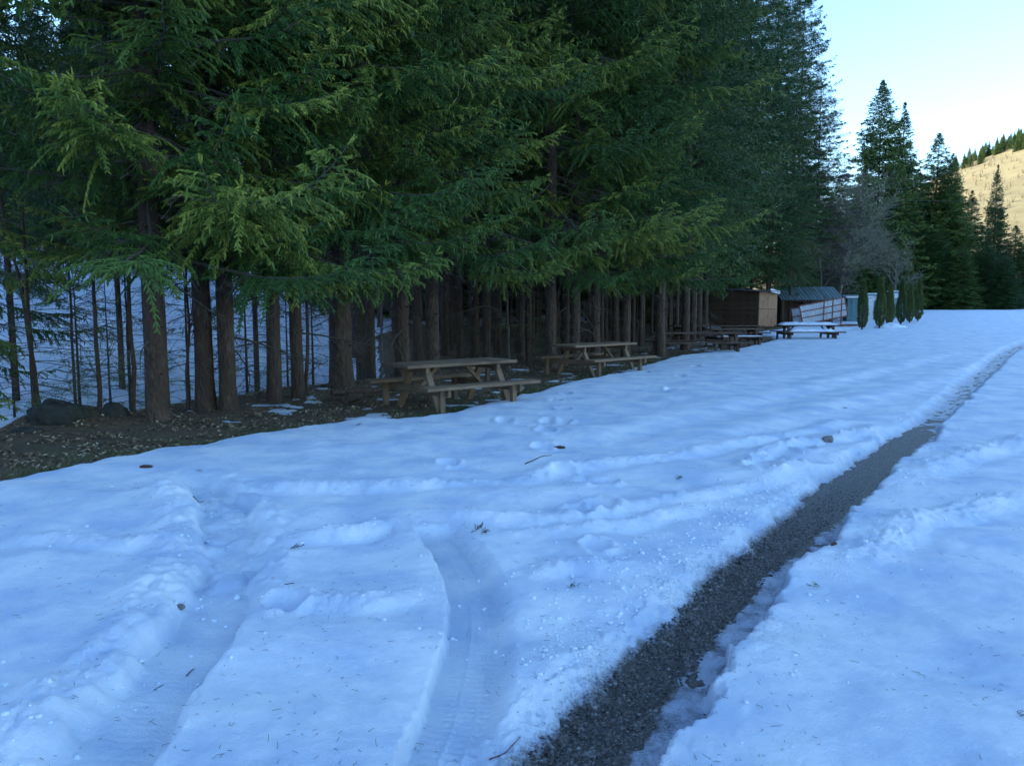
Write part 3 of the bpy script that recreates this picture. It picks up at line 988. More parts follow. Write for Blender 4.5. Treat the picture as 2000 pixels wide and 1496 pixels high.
# crowded trees behind the front row
def free(x, y, dmin):
    return all((x - a) ** 2 + (y - b) ** 2 > dmin ** 2 for a, b in front_xy)
count = 0
for k in range(4000):
    y = rnd.uniform(15, 62)
    u = rnd.uniform(1.4, 15)
    x = float(np.interp(y, ROWY, ROWX)) - u / 0.85
    px = 1000 + x / y * F_PX
    if px < 690 or px > 1580 or (px > 1383 and y < 57) or not free(x, y, 1.75):
        continue
    front_xy.append((x, y))
    count += 1
    mid = y > 30 and u < 4
    spruce('spruce_tree', x, y, rnd.uniform(21, 27), rnd.uniform(.09, .16), CROWN_MID[count % 2] if mid else CROWN_BACK[count % 2], 26,
           'thin dark spruce crowded in the shade behind the front row', 'crowded spruces behind the front row', count, dead=3 if y < 32 else 1, wide=rnd.uniform(.85, 1.15))
    if count >= 135:
        break
for k in range(4000):
    y = rnd.uniform(34, 95)
    u = rnd.uniform(12, 40)
    x = float(np.interp(y, ROWY, ROWX)) - u / 0.85
    px = 1000 + x / y * F_PX
    if px < 640 or px > 1590 or not free(x, y, 2.6):
        continue
    front_xy.append((x, y))
    count += 1
    spruce('spruce_tree', x, y, rnd.uniform(19, 25), rnd.uniform(.10, .17), CROWN_FAR[count % 3], 26,
           'dark spruce deep in the forest behind the crowded stems', 'spruces deep in the forest', count, wide=.8)
    if count >= 225:
        break
# trees up the slope at the left, beyond the snowy gully
for k in range(3000):
    y = rnd.uniform(10, 60)
    u = rnd.uniform(29, 46)
    x = float(np.interp(y, ROWY, ROWX)) - u / 0.85
    px = 1000 + x / y * F_PX
    if px < -150 or px > 760 or not free(x, y, 2.3):
        continue
    front_xy.append((x, y))
    count += 1
    spruce('spruce_tree', x, y, rnd.uniform(16, 24), rnd.uniform(.10, .17), CROWN_FAR[count % 3], 26,
           'dark spruce on the snowy slope beyond the gully', 'spruces on the slope beyond the gully', count, wide=.75)
    if count >= 245:
        break

# far stand at the end of the snow field: apex px, apex py, distance
FAR = [(1725, 158, 96, 'tallest pointed spruce of the far stand, left peak', 1.0), (1768, 200, 99, 'pointed spruce just right of the tallest far peak', .8),
       (1835, 260, 101, 'pointed spruce with a double top, middle peak of the far stand', .95), (1862, 300, 98, 'lower spruce beside the double topped one', .9),
       (1950, 322, 112, 'lone slim spruce top in front of the sunlit hillside', .65),
       (1690, 330, 104, 'spruce low between the bare tree and the tallest peak', 1.1), (1795, 330, 104, 'spruce filling the gap under the two left peaks', 1.1),
       (1900, 372, 100, 'broad spruce stepping down right of the far stand', 1.1), (1985, 440, 104, 'low dark spruce at the right picture edge', 1.2), (2040, 400, 104, 'dark spruce just past the right picture edge', 1.1),
       (1640, 345, 90, 'dark spruce behind the bare grey tree', 1.2), (1600, 335, 84, 'dark spruce left behind the bare grey tree', 1.2), (1685, 365, 92, 'dark spruce right behind the bare grey tree', 1.2), (1570, 420, 76, 'low dark spruce behind the green roofed shed', 1.3), (1625, 450, 80, 'low dark spruce behind the pale metal panels', 1.3), (1930, 460, 94, 'lowest dark spruce before the hillside', 1.2),
       (1750, 430, 92, 'young dense spruce under the tallest far peak', 1.3), (1830, 440, 94, 'young dense spruce under the middle far peak', 1.3), (1880, 470, 92, 'young dense spruce near the end of the far stand', 1.3), (1700, 470, 90, 'young dense spruce behind the row of thujas', 1.3), (1965, 490, 92, 'young dense spruce near the right edge', 1.3)]
def apex(px, py, y):
    dx, dy = (px - 1000) / F_PX, (748 - py) / F_PX
    t = y / (math.cos(PITCH) + dy * math.sin(PITCH))
    return dx * t, CAM_H + t * (dy * math.cos(PITCH) - math.sin(PITCH))
for i, (px, py, y, lab, wd) in enumerate(FAR):
    x, ztop = apex(px, py, y)
    H = ztop - tz(x, y)
    spruce('spruce_tree', x, y, H, .2, CROWN_FAR[i % 3], 26, lab, 'spruces of the far stand', i, wide=wd * (1.65 if H > 18 else 1.7))
y = 68
x, ztop = apex(1606, 125, y)
spruce('larch_tree', x, y, ztop - tz(x, y), .11, CROWN_THIN, 24, 'sparse purplish see-through conifer right of the ragged row end', None, 0, wide=1.5)

# saplings and thin stems in the gully at the left
SAP = [(60, 10.2, 3.6, 'sapling'), (150, 13.5, 3.4, 'sapling'), (250, 13.0, 3.2, 'sapling'), (365, 14.5, 3.6, 'sapling'), (480, 16.0, 3.6, 'sapling'), (610, 17.5, 3.4, 'sapling'), (560, 18.5, 4.2, 'sapling'), (20, 15, 4.2, 'sapling'), (325, 18, 4.4, 'sapling'), (210, 19, 4.6, 'sapling'), (1030, 21, 3.2, 'sapling'), (945, 23, 3.6, 'sapling')]
SAPLAB = ['spruce sapling at the left edge, its twigs over the snow', 'spruce sapling behind the larger boulder', 'spruce sapling left of the pale scarred trunk', 'spruce sapling seen between the first trunks', 'spruce sapling behind the close pair of trunks',
          'spruce sapling left of the thickest trunk', 'taller spruce sapling far behind the slender trunks', 'tall sapling deep in the gully at the left edge', 'tall sapling deep in the gully behind the scarred trunk', 'tall sapling deep in the gully above the boulders', 'dark bushy sapling between the two near picnic tables', 'dark sapling behind the right end of the first table']
for i, (px, y, h, k) in enumerate(SAP):
    x = (px - 1000) / F_PX * y
    root = empty('spruce_sapling', (x, y, tz(x, y)), rnd.uniform(0, 6))
    tag(root, SAPLAB[i], 'sapling', 'spruce saplings in the gully')
    obj('trunk', TRUNK[i % 3], root, scale=(.2, .2, h / TH0))
    kk = h / 4.5
    obj('crown', CROWN_SAP[i % 2], root, scale=(kk * 1.1, kk * 1.1, kk))
POLES = [(92, 800, 35, 480, .05, 'leaning thin bare stem beside the larger boulder'), (150, 790, 142, 470, .035, 'thin dark bare stem right of the leaning one'), (194, 815, 188, 440, .045, 'thin straight stem left of the smaller boulder'),
         (259, 812, 262, 430, .05, 'thin pale stem right of the smaller boulder'), (367, 800, 372, 480, .035, 'thin stem between the scarred trunk and the close pair'), (600, 775, 604, 500, .05, 'thin stem beside the slender spruces'),
         (728, 735, 722, 545, .05, 'pale birch stem left of the first table legs'), (746, 735, 745, 540, .05, 'pale birch stem at the left end of the first table'), (995, 705, 988, 545, .07, 'pale birch stem behind the right end of the first table'), (965, 705, 972, 560, .05, 'thin brown stem behind the first table top')]
for i, (bx, by, tx, ty, r, lab) in enumerate(POLES):
    x, y = gp(bx, by, 0)
    if i > 5:
        y += 2.0; x = (bx - 1000) / F_PX * y
    z0 = tz(x, y)
    x1 = (tx - 1000) / F_PX * y
    h = 1.6 + (600 - ty) / F_PX * y - z0
    mb = MB()
    t = np.linspace(0, 1.5, 12)
    P = np.stack([(x1 - x) * t + 0.05 * noise(t * 3, t * 0 + i, i), 0.1 * noise(t * 2, t * 0 + i, i + 3), h * t - 0.1], 1)
    polytube(mb, P, r * (1 - 0.45 * t) * 0.8, 8, 0, wob=.03, seed=i)
    root = empty('bare_sapling', (x, y, z0))
    tag(root, lab, 'sapling', 'thin bare stems among the spruces')
    obj('stem', mb.mesh('stem', [M_BARK_GREY if i > 5 and i < 9 else M_BARK], True), root)
    tb = MB()
    a0, a1 = [], []
    rng = np.random.default_rng(900 + i)
    for k in range(26):
        q = rng.uniform(.15, 1.3)
        p = P[0] + (P[-1] - P[0]) * q / 1.5
        az = rng.uniform(0, 6.28)
        v = unit(np.array([math.cos(az), math.sin(az), rng.uniform(-.1, .7)]))
        m = p + v * rng.uniform(.2, .6)
        a0.append(p); a1.append(m)
        for _ in range(3):
            w = unit(v + .6 * rng.standard_normal(3))
            a0.append(m); a1.append(m + w * rng.uniform(.1, .4))
    tubes(tb, np.array(a0), np.array(a1), .006, .003, 3, 0)
    obj('twigs', tb.mesh('twigs', [M_TWIG]), root)['kind'] = 'stuff'

# ------------------------------------------------------------------ bare deciduous trees
def bare_tree(seed, H, spread):
    rng = np.random.default_rng(seed)
    A, B, RA, RB = [], [], [], []
    def grow(p, d, l, r, lev):
        n = 4
        for k in range(n):
            q = p + d * l / n
            A.append(p); B.append(q); RA.append(r); RB.append(r * .9)
            r *= .9
            p = q
            d = unit(d + .10 * rng.standard_normal(3) + UP * .05)
            if lev < 5 and (lev > 0 or k > 0):
                for _ in range(2 if lev < 2 else rng.integers(1, 3)):
                    s = unit(np.cross(d, rng.standard_normal(3)))
                    a = rng.uniform(.5, 1.0) * spread
                    grow(p, unit(d * math.cos(a) + s * math.sin(a) + UP * .08), l * rng.uniform(.5, .72), r * .55, lev + 1) if len(A) < 11000 and l > .16 else None
    grow(np.zeros(3), unit(np.array([.05, 0, 1])), H * .45, H * .012, 0)
    return np.array(A), np.array(B), np.array(RA), np.array(RB)

M_TWIG_GREY = mat_plain('grey_twig', (0.13, 0.115, 0.075), (0.26, 0.235, 0.16), 3.0)
for i, (px, y, H, lab) in enumerate([(1632, 73, 19, 'large bare grey deciduous tree behind the sheds'), (1600, 66, 12, 'smaller bare grey tree against the end of the spruce row'), (1745, 80, 13, 'bare grey tree behind the row of thujas')]):
    x = (px - 1000) / F_PX * y
    root = empty('bare_tree', (x, y, tz(x, y) - .1), i * 1.7)
    tag(root, lab, 'tree', 'bare deciduous trees')
    A, B, RA, RB = bare_tree(500 + i, H, 1.15)
    mb, mb2 = MB(), MB()
    big = RA > .035
    tubes(mb, A[big], B[big], RA[big], RB[big], 6, 0)
    tubes(mb2, A[~big], B[~big], np.maximum(RA[~big], .011), np.maximum(RB[~big], .009), 3, 0)
    obj('trunk', mb.mesh('trunk', [M_BARK_GREY], True), root)
    obj('twigs', mb2.mesh('twigs', [M_TWIG_GREY]), root)['kind'] = 'stuff'

# ------------------------------------------------------------------ thujas
def thuja_mesh(seed):
    rng = np.random.default_rng(seed)
    mb = MB()
    n = 2600
    h = rng.uniform(.02, 1, n) ** .9
    prof = np.clip(np.minimum((h + .04) * 5, (1.03 - h) * 1.25), 0, 1) ** .7 * (1 + .15 * np.sin(h * 9 + seed))
    az = rng.uniform(0, 6.28, n)
    rr = prof * .56 * rng.uniform(.45, 1.0, n) ** .5 * (1 + .12 * np.sin(az * 3 + h * 11))
    P = np.stack([rr * np.cos(az), rr * np.sin(az), h * 3.7 + .15], 1)
    D = unit(np.stack([np.cos(az), np.sin(az), rng.uniform(.7, 2.2, n)], 1))
    brush(mb, P, P + D * rng.uniform(.12, .28, (n, 1)), 9, .10, .018, rng, 0, rng.uniform(0, 1, n), .7)
    return mb
THUJA = [thuja_mesh(600 + i).mesh('crown', [M_THUJA]) for i in range(2)]
TH = [(1682, 642, 548, 'nearest thuja, leftmost of the columnar row'), (1716, 640, 543, 'second thuja from the left in the columnar row'), (1735, 633, 556, 'third thuja from the left in the columnar row'),
      (1757, 633, 548, 'fourth thuja from the left in the columnar row'), (1774, 630, 556, 'fifth thuja from the left in the columnar row'), (1790, 629, 546, 'last thuja at the right end of the columnar row')]
for i, (px, by, ty, lab) in enumerate(TH):
    y = [47, 49, 52.5, 54, 56.5, 59][i]
    x = (px - 1000) / F_PX * y
    z = tz(x, y)
    H = 1.6 + (600 - ty) / F_PX * y - z
    root = empty('thuja', (x, y, z), i * 1.1)
    tag(root, lab, 'shrub', 'columnar thujas beside the sheds')
    mb = MB()
    polytube(mb, [(0, 0, -.05), (0, .01, .5), (.01, 0, 1.2), (0, 0, 2.4)], [.06, .05, .045, .02], 7)
    obj('trunk', mb.mesh('trunk', [M_BARK], True), root)
    k = H / 3.95
    obj('crown', THUJA[i % 2], root, scale=(k * .68, k * .68, k))

# ------------------------------------------------------------------ boxes and timber
_box_cache = {}
def box_mesh(name, sx, sy, sz, mat, bev=.006):
    key = (name, round(sx, 4), round(sy, 4), round(sz, 4), mat.name, bev)
    if key in _box_cache:
        return _box_cache[key]
    bm = bmesh.new()
    bmesh.ops.create_cube(bm, size=1)
    bmesh.ops.scale(bm, vec=(sx, sy, sz), verts=bm.verts)
    bmesh.ops.bevel(bm, geom=bm.edges[:], offset=bev, segments=1, affect='EDGES')
    me = bpy.data.meshes.new(name)
    bm.to_mesh(me)
    bm.free()
    me.materials.append(mat)
    _box_cache[key] = me
    return me

def beam(name, a, b, w, h, mat, parent, bev=.006):
    """timber from a to b; w sideways, h upwards"""
    a, b = Vector(a), Vector(b)
    d = b - a
    o = obj(name, box_mesh(name, d.length, w, h, mat, bev), parent, (a + b) / 2)
    o.rotation_mode = 'QUATERNION'
    q = d.to_track_quat('X', 'Z')
    o.rotation_quaternion = q
    return o

def picnic_table(x, y, az, L, label, mat, W=.80, group='picnic tables beside the snow', snowy=False, z=None, posts=False):
    """local X along the table; -Y is the side towards the road"""
    z = tz(x, y) - .02 if z is None else z
    root = empty('picnic_table', (x, y, z), math.pi / 2 - az)
    tag(root, label, 'table', group)
    j = lambda s=.012: rnd.uniform(-s, s)
    n = 4
    pw = W / n
    for k in range(n):
        yy = -W / 2 + pw * (k + .5)
        e = j(.02)
        beam('plank', (-L / 2 + e, yy, .735 + j(.002)), (L / 2 + e, yy, .735 + j(.002)), pw - .012, .05, mat, root)
    for sy in (-1, 1):
        for k in range(2):
            yy = sy * (.74 + .15 * k)
            e = j(.03)
            beam('bench_plank', (-L / 2 - .02 + e, yy, .435), (L / 2 + .02 + e, yy, .435 + j(.004)), .138, .05, mat, root)
    xe = L / 2 - .38
    for sx in (-1, 1):
        X = sx * xe
        beam('table_bearer', (X, -W / 2 + .05, .665), (X, W / 2 - .05, .665), .06, .088, mat, root)
        beam('bench_bearer', (X + .006, -.92, .355), (X + .006, .92, .355), .06, .11, mat, root)
        for sy in (-1, 1):
            if posts:
                beam('leg', (X + .062, sy * .26, -.05), (X + .062, sy * .26, .705), .10, .10, mat, root)
            else:
                beam('leg', (X + .064, sy * .60, -.06), (X + .064, sy * .20, .705), .11, .062, mat, root)
            beam('bench_post', (X - .062, sy * .80, -.06), (X - .062, sy * .80, .408), .085, .085, mat, root)
        beam('brace', (X - sx * .04, 0, .33), (X - sx * .42, 0, .70), .05, .06, mat, root)
    return root

picnic_table(-.98, 12.40, R(50), 2.15, 'near weathered picnic table with benches, in front of the thickest spruce', M_WOOD, z=-.03)
picnic_table(1.98, 18.30, R(46), 2.28, 'second picnic table with slanted legs, half way to the dark long table', M_WOOD)
picnic_table(6.35, 26.4, R(86), 3.2, 'dark long picnic table on posts in the shade, third from the camera', M_WOOD_DARK, posts=True)
picnic_table(9.0, 31.2, R(80), 2.3, 'small dark picnic table between the long one and the snowy one', M_WOOD_DARK, posts=True)
picnic_table(9.7, 36.4, R(86), 4.4, 'dark picnic table standing in front of the brown booth', M_WOOD_DARK, posts=True)
picnic_table(14.05, 36.6, R(88), 2.9, 'reddish picnic table with thick snow lying on its top', M_WOOD_DARK, posts=True)

def snow_cap(x, y, z, az, L, W, h, label, seed):
    nx, ny = 40, 12
    u, v = np.meshgrid(np.linspace(-1, 1, nx), np.linspace(-1, 1, ny))
    edge = np.clip((1 - np.abs(u) ** 5) * (1 - np.abs(v) ** 3), 0, 1) ** .6
    hh = h * edge * (.55 + .8 * (noise(u * 2.3 + seed, v * 1.2, seed) * .5 + .35) + .15 * noise(u * 9, v * 4, seed + 1))
    hh = np.clip(hh, 0, None)
    X, Y = u * L / 2, v * W / 2
    mb = MB()
    top = np.stack([X.ravel(), Y.ravel(), hh.ravel()], 1)
    mb.add(top, grid_faces(ny, nx)[:, ::-1])
    bot = top.copy(); bot[:, 2] = -.001
    mb.add(bot, grid_faces(ny, nx))
    o = obj('snow_pile', mb.mesh('snow_cap', [M_SNOW], True), None, (x, y, z), (0, 0, math.pi / 2 - az))
    tag(o, label, 'snow')
    return o
zt = tz(14.05, 36.6) - .02
snow_cap(14.05, 36.6, zt + .765, R(88), 2.75, .74, .14, 'thick snow lying on the reddish picnic table top', 3)
snow_cap(14.0, 35.79, zt + .465, R(88), 2.2, .26, .14, 'snow lying on the near bench of the reddish table', 5)
snow_cap(9.0, 30.38, tz(9.0, 31.2) + .448, R(80), 1.9, .22, .04, 'thin snow strip on the bench of the small dark table', 7)

# log and rails on the ground by the first table
def log(p0, p1, r, label, seed, sides=12, mat=None):
    p0, p1 = np.array(p0), np.array(p1)
    t = np.linspace(0, 1, 9)[:, None]
    mb = MB()
    polytube(mb, (p1 - p0) * t + np.stack([np.zeros(9), np.zeros(9), .02 * noise(t[:, 0] * 3, t[:, 0] * 0, seed)], 1), r * (1 - .12 * t[:, 0]), sides, 0, wob=.02, seed=seed)
    o = obj('log', mb.mesh('log', [mat or M_BARK], True), None, tuple(p0))
    return tag(o, label, 'log')
a = gp(645, 772, .12); b = gp(800, 762, .12)
log((a[0], a[1] + .1, .15), (b[0], b[1] + .5, .13), .060, 'long grey log lying on the ground left of the first table', 1)
a = gp(676, 784, .05)
log((a[0], a[1], .09), (a[0] + .12, a[1] + .5, .08), .075, 'short cut log end under the long grey log', 2)
a, b = gp(900, 748, .2), gp(955, 742, .2)
pl = empty('pale_board', (a[0], a[1] + 2.2, tz(a[0], a[1] + 2.2)), R(20))
tag(pl, 'pale short board lying behind the first picnic table', 'board')
beam('plank', (0, 0, .30), (.6, .1, .32), .14, .05, M_WOOD, pl)
beam('support', (.12, .02, -.02), (.12, .02, .274), .09, .09, M_WOOD_DARK, pl)
beam('support', (.48, .08, -.02), (.48, .08, .288), .09, .09, M_WOOD_DARK, pl)

# boulders
def boulder(px, py, w, h, label, seed, stretch=1.0):
    x, y = gp(px, py, 0)
    y += .25
    bm = bmesh.new()
    bmesh.ops.create_icosphere(bm, subdivisions=4, radius=1)
    co = np.array([v.co[:] for v in bm.verts])
    d = 1 + .22 * noise(co[:, 0] * 1.6 + seed, co[:, 1] * 1.6 + co[:, 2], seed) + .10 * noise(co[:, 0] * 4, co[:, 1] * 4 + co[:, 2] * 3, seed + 1) + .04 * noise(co[:, 0] * 10 + co[:, 2] * 7, co[:, 1] * 10, seed + 2)
    for v, k in zip(bm.verts, d):
        v.co = Vector((v.co.x * k * w / 2, v.co.y * k * w / 2.6, v.co.z * k * h))
    me = bpy.data.meshes.new('boulder')
    bm.to_mesh(me); bm.free()
    me.materials.append(M_ROCK)
    me.polygons.foreach_set('use_smooth', np.full(len(me.polygons), True))
    o = obj('boulder', me, None, (x, y, tz(x, y) - .04))
    return tag(o, label, 'rock', 'dark boulders on the bank')
boulder(92, 838, .80, .24, 'larger dark boulder at the foot of the leaning stem', 1)
boulder(205, 832, .38, .19, 'smaller rounded dark boulder right of the larger one', 2)
boulder(30, 852, .45, .10, 'low dark boulder at the left picture edge', 4)

# ------------------------------------------------------------------ booth
BX, BY = (1480 - 1000) / F_PX * 52, 52.0
root = empty('wooden_booth', (BX, BY, tz(BX, BY)), math.pi / 2 - R(40))
tag(root, 'brown wooden booth with light plywood end and ragged flat roof', 'booth')
# local X away along the road side (az 40), local Y to the left; origin = near right corner
LX, LY, HB = 3.2, 3.5, 2.55
nb = 14
for k in range(nb):                                  # boards of the front (facing the camera), tree shade put into their dark colour
    z0 = .15 + (HB - .15) * k / nb
    beam('board', (0, .02, z0 + .085), (0, LY, z0 + .085 + rnd.uniform(-.004, .004)), .03 + .004 * (k % 2), (HB - .15) / nb - .008, M_WOOD_DARK, root, .004)
for (x0, x1, zz0, zz1) in ((.0, 1.6, .15, 1.35), (1.61, LX, .15, 1.35), (0, 1.6, 1.36, HB), (1.61, LX, 1.36, HB)):
    o = obj('plywood_sheet', box_mesh('plywood_sheet', x1 - x0 - .01, .02, zz1 - zz0 - .01, M_PLY, .003), root, ((x0 + x1) / 2, 0, (zz0 + zz1) / 2))
obj('back_wall', box_mesh('back_wall', .03, LY, HB - .2, M_WOOD_DARK), root, (LX, LY / 2 + .02, HB / 2 + .1))
obj('side_wall', box_mesh('side_wall', LX, .03, HB - .2, M_WOOD_DARK), root, (LX / 2, LY + .03, HB / 2 + .1))
for px_, py_ in ((.03, .03), (LX - .04, .04), (.05, LY - .02), (LX - .04, LY - .02)):
    beam('post', (px_ + .02, py_ + .03, -.05), (px_ + .02, py_ + .03, HB - .01), .09, .09, M_WOOD_DARK, root)
obj('floor_panel', box_mesh('floor_panel', LX - .1, LY - .1, .06, M_WOOD_DARK), root, (LX / 2, LY / 2, .12))
M_TARP = mat_plain('tar_paper', (0.03, 0.032, 0.036), (0.09, 0.095, 0.105), 5.0, .6, .5, .03)
for k in range(6):                                   # uneven roofing sheets
    xs = -.35 + k * .66
    o = obj('roof_sheet', box_mesh('roof_sheet', .74, LY + .9, .025, M_TARP, .004), root, (xs + .3, LY / 2 - .05, HB + .12 + .035 * (k % 2)), (R(rnd.uniform(2, 5)), R(rnd.uniform(-4, 4)), R(rnd.uniform(-2, 2))))
for yy in (.3, 1.7, 3.1):
    beam('rafter', (-.3, yy, HB + .04), (LX + .3, yy, HB + .04), .07, .08, M_WOOD_DARK, root)
M_WHITE = mat_plain('white_paint', (0.60, 0.62, 0.64), (0.76, 0.77, 0.78), 5.0, .6, .1, .004)
obj('fascia', box_mesh('fascia', 1.7, .03, .22, M_WHITE, .004), root, (1.9, -.35, HB + .02), (0, R(4), 0))

# ------------------------------------------------------------------ green roofed shed
M_GREEN = mat_plain('green_sheet_metal', (0.17, 0.24, 0.25), (0.25, 0.33, 0.34), 3.0, .45, .08, .003, .3)
M_SHEET = mat_plain('pale_sheet_metal', (0.36, 0.40, 0.45), (0.50, 0.54, 0.58), 2.5, .45, .08, .003, .2)
M_RUST = mat_plain('red_oxide_steel', (0.16, 0.045, 0.030), (0.30, 0.095, 0.06), 9.0, .7, .2, .004)

def corrugated(name, L, W, amp, pitch_, mat, parent, thick=.004):
    """sheet L (x, ribs across it) by W (y)"""
    n = int(L / pitch_) * 4 + 1
    u = np.linspace(0, L, n)
    ph = (u / pitch_) % 1
    zz = amp * np.clip(3.2 * (np.abs(ph - .5) - .25) , -.5, .5) * 2
    V = np.concatenate([np.stack([u, np.full(n, yv), zz + dz], 1) for dz in (0, thick) for yv in (0, W)])
    i = np.arange(n - 1)
    F = [np.stack([i, i + 1, i + 1 + n, i + n], 1)[:, ::-1], np.stack([i, i + 1, i + 1 + n, i + n], 1) + 2 * n,
         np.stack([i, i + 1, i + 1 + 2 * n, i + 2 * n], 1), (np.stack([i, i + 1, i + 1 + 2 * n, i + 2 * n], 1) + n)[:, ::-1],
         np.array([[0, n, 3 * n, 2 * n], [n - 1, 3 * n - 1, 4 * n - 1, 2 * n - 1]])]
    mb = MB()
    mb.add(V, np.concatenate(F))
    return obj(name, mb.mesh(name, [mat]), parent)

y0 = 60.0
SX = (1524 - 1000) / F_PX * y0
root = empty('open_shed', (SX, y0, tz(SX, y0)), R(-4))
tag(root, 'open timber shed with sloping green corrugated metal roof', 'shed')
LS = 4.75
slope = math.atan2(1.05, 2.6)
for k in range(4):
    o = corrugated('roof_sheet', LS / 4 + .03, 2.85, .038, .26, M_GREEN, root)
    o.location = (k * LS / 4 - .1, -.25, 2.05 + .006 * (k % 2))
    o.rotation_euler = (slope, 0, 0)
for k in range(3):
    xx = .12 + k * (LS - .3) / 2
    beam('post', (xx, .05, -.05), (xx, .05, 2.08), .11, .11, M_WOOD_DARK, root)
    beam('post', (xx, 2.3, -.05), (xx, 2.3, 2.95), .11, .11, M_WOOD_DARK, root)
beam('eave_beam', (0, -.06, 2.03), (LS, -.06, 2.03), .09, .13, M_WOOD_DARK, root)
for k in range(18):
    xx = (k + .5) * LS / 18
    beam('wall_board', (xx, 2.4, 0), (xx, 2.4, 2.95), .03 + .006 * (k % 2), LS / 18 - .01, M_WOOD_DARK, root, .003)
for k in range(12):
    yy = .12 + k * .19
    beam('wall_board', (-.02, yy + .09, 0), (-.02, yy + .09, 2.0 + .37 * yy), .18, .03 + .005 * (k % 2), M_WOOD_DARK, root, .003)

# leaning sheet metal panels with red frame in front of it
def panel(x, y, w, h, tilt, label, rails, lean=0.0, lift=.25):
    r = empty('sheet_panel', (x, y, tz(x, y)), R(6))
    tag(r, label, 'panel', 'pale sheet metal panels by the shed')
    rot = Matrix.Rotation(-tilt, 4, 'Y') @ Matrix.Rotation(math.pi / 2 - lean, 4, 'X')
    m = Matrix.Translation((0, 0, lift)) @ rot
    o = corrugated('sheet', w, h, .012, .12, M_SHEET, r)
    o.matrix_local = m
    for k in range(rails):
        yy = .04 + (h - .08) * k / (rails - 1)
        b = obj('rail', box_mesh('rail', w + .04, .07, .04, M_RUST, .004), r)
        b.matrix_local = m @ Matrix.Translation((w / 2, yy, .036))
    for xx in (0.0, w):
        b = obj('upright', box_mesh('upright', .06, h, .04, M_RUST, .004), r)
        b.matrix_local = m @ Matrix.Translation((xx, h / 2, .078))
    return r
yp = 55.5
px0 = (1566 - 1000) / F_PX * yp
panel(px0, yp, 3.45, 1.42, R(10.5), 'long pale sheet metal panel with red rails sagging to the left', 4, R(6), .15)
panel((1547 - 1000) / F_PX * 57, 57, 1.3, 1.25, R(8), 'short pale panel half hidden behind the long one', 3, R(4), .10)
for i, (px, ty, lab) in enumerate([(1606, 581, 'left red steel post crossing the long pale panel'), (1623, 581, 'middle red steel post crossing the long pale panel'), (1640, 584, 'right red steel post crossing the long pale panel')]):
    yq = 55.2
    x = (px - 1000) / F_PX * yq
    zq = tz(x, yq)
    r = empty('steel_post', (x, yq, zq))
    tag(r, lab, 'post', 'red steel posts at the panel')
    ht = 1.6 + (600 - ty) / F_PX * yq - zq
    beam('shaft', (0, 0, -.1), (.02, 0, ht), .07, .07, M_RUST, r)
    obj('foot_plate', box_mesh('foot_plate', .2, .2, .03, M_RUST), r, (0, 0, .10))
    obj('cap', box_mesh('cap', .10, .10, .02, M_RUST), r, (.02, 0, ht + .011))

# small blue-green shed and boxes behind the thujas
def small_shed(px, y, w, d, h, mat, label, trim, roofm):
    x = (px - 1000) / F_PX * y
    r = empty('small_shed', (x, y, tz(x, y)), R(-12))
    tag(r, label, 'shed')
    n = max(4, int(w / .18))
    for k in range(n):
        xx = (k + .5) * w / n
        beam('wall_board', (xx, 0, .05), (xx, 0, h), .03 + .006 * (k % 2), w / n - .012, mat, r, .003)
        beam('wall_board', (xx, d, .05), (xx, d, h), .03, w / n - .012, mat, r, .003)
    for xx in (-.01, w + .01):
        obj('side_wall', box_mesh('side_wall', .03, d - .04, h - .05, mat), r, (xx, d / 2, h / 2 + .02))
    dr = obj('door', box_mesh('door', .62, .03, h * .78, trim), r, (w * .68, -.035, h * .42))
    obj('handle', box_mesh('handle', .03, .05, .12, M_RUST, .004), dr, (-.24, -.04, 0))
    obj('roof', box_mesh('roof', w + .35, d + .4, .07, roofm), r, (w / 2, d / 2, h + .1), (R(7), 0, 0))
    beam('fascia', (-.15, -.2, h + .05), (w + .15, -.2, h + .05), .03, .12, trim, r)
    return r
M_BLUEGREEN = mat_wood('blue_green_boards', (0.10, 0.20, 0.22), (0.17, 0.29, 0.31), (18, 18, 1.2))
small_shed(1652, 62, 1.55, 1.6, 2.0, M_BLUEGREEN, 'small blue green board shed right of the metal panels', M_WHITE, M_GREEN)
small_shed(1692, 64, 1.1, 1.3, 2.1, M_WHITE, 'white painted box shed seen between the first two thujas', M_BLUEGREEN, M_WHITE)
small_shed(1738, 66, .8, .9, 2.25, M_WHITE, 'white box shed peeping between the middle thujas', M_BLUEGREEN, M_WHITE)

# board pile in front of the small shed
x, y = (1652 - 1000) / F_PX * 53, 53
r = empty('board_pile', (x, y, tz(x, y)), R(10))
tag(r, 'low pile of reddish boards beside the nearest thuja', 'boards')
for k in range(9):
    beam('board', (-.75 + .05 * rnd.uniform(-1, 1), (k % 3) * .2 - .2, .12 + .05 * (k // 3)), (.75, (k % 3) * .2 - .2 + rnd.uniform(-.04, .04), .12 + .05 * (k // 3)), .17, .04, M_WOOD_DARK if k % 2 else M_PLY, r)
for xx in (-.5, .5):
    beam('support', (xx, -.35, .05), (xx, .35, .05), .09, .09, M_WOOD_DARK, r)

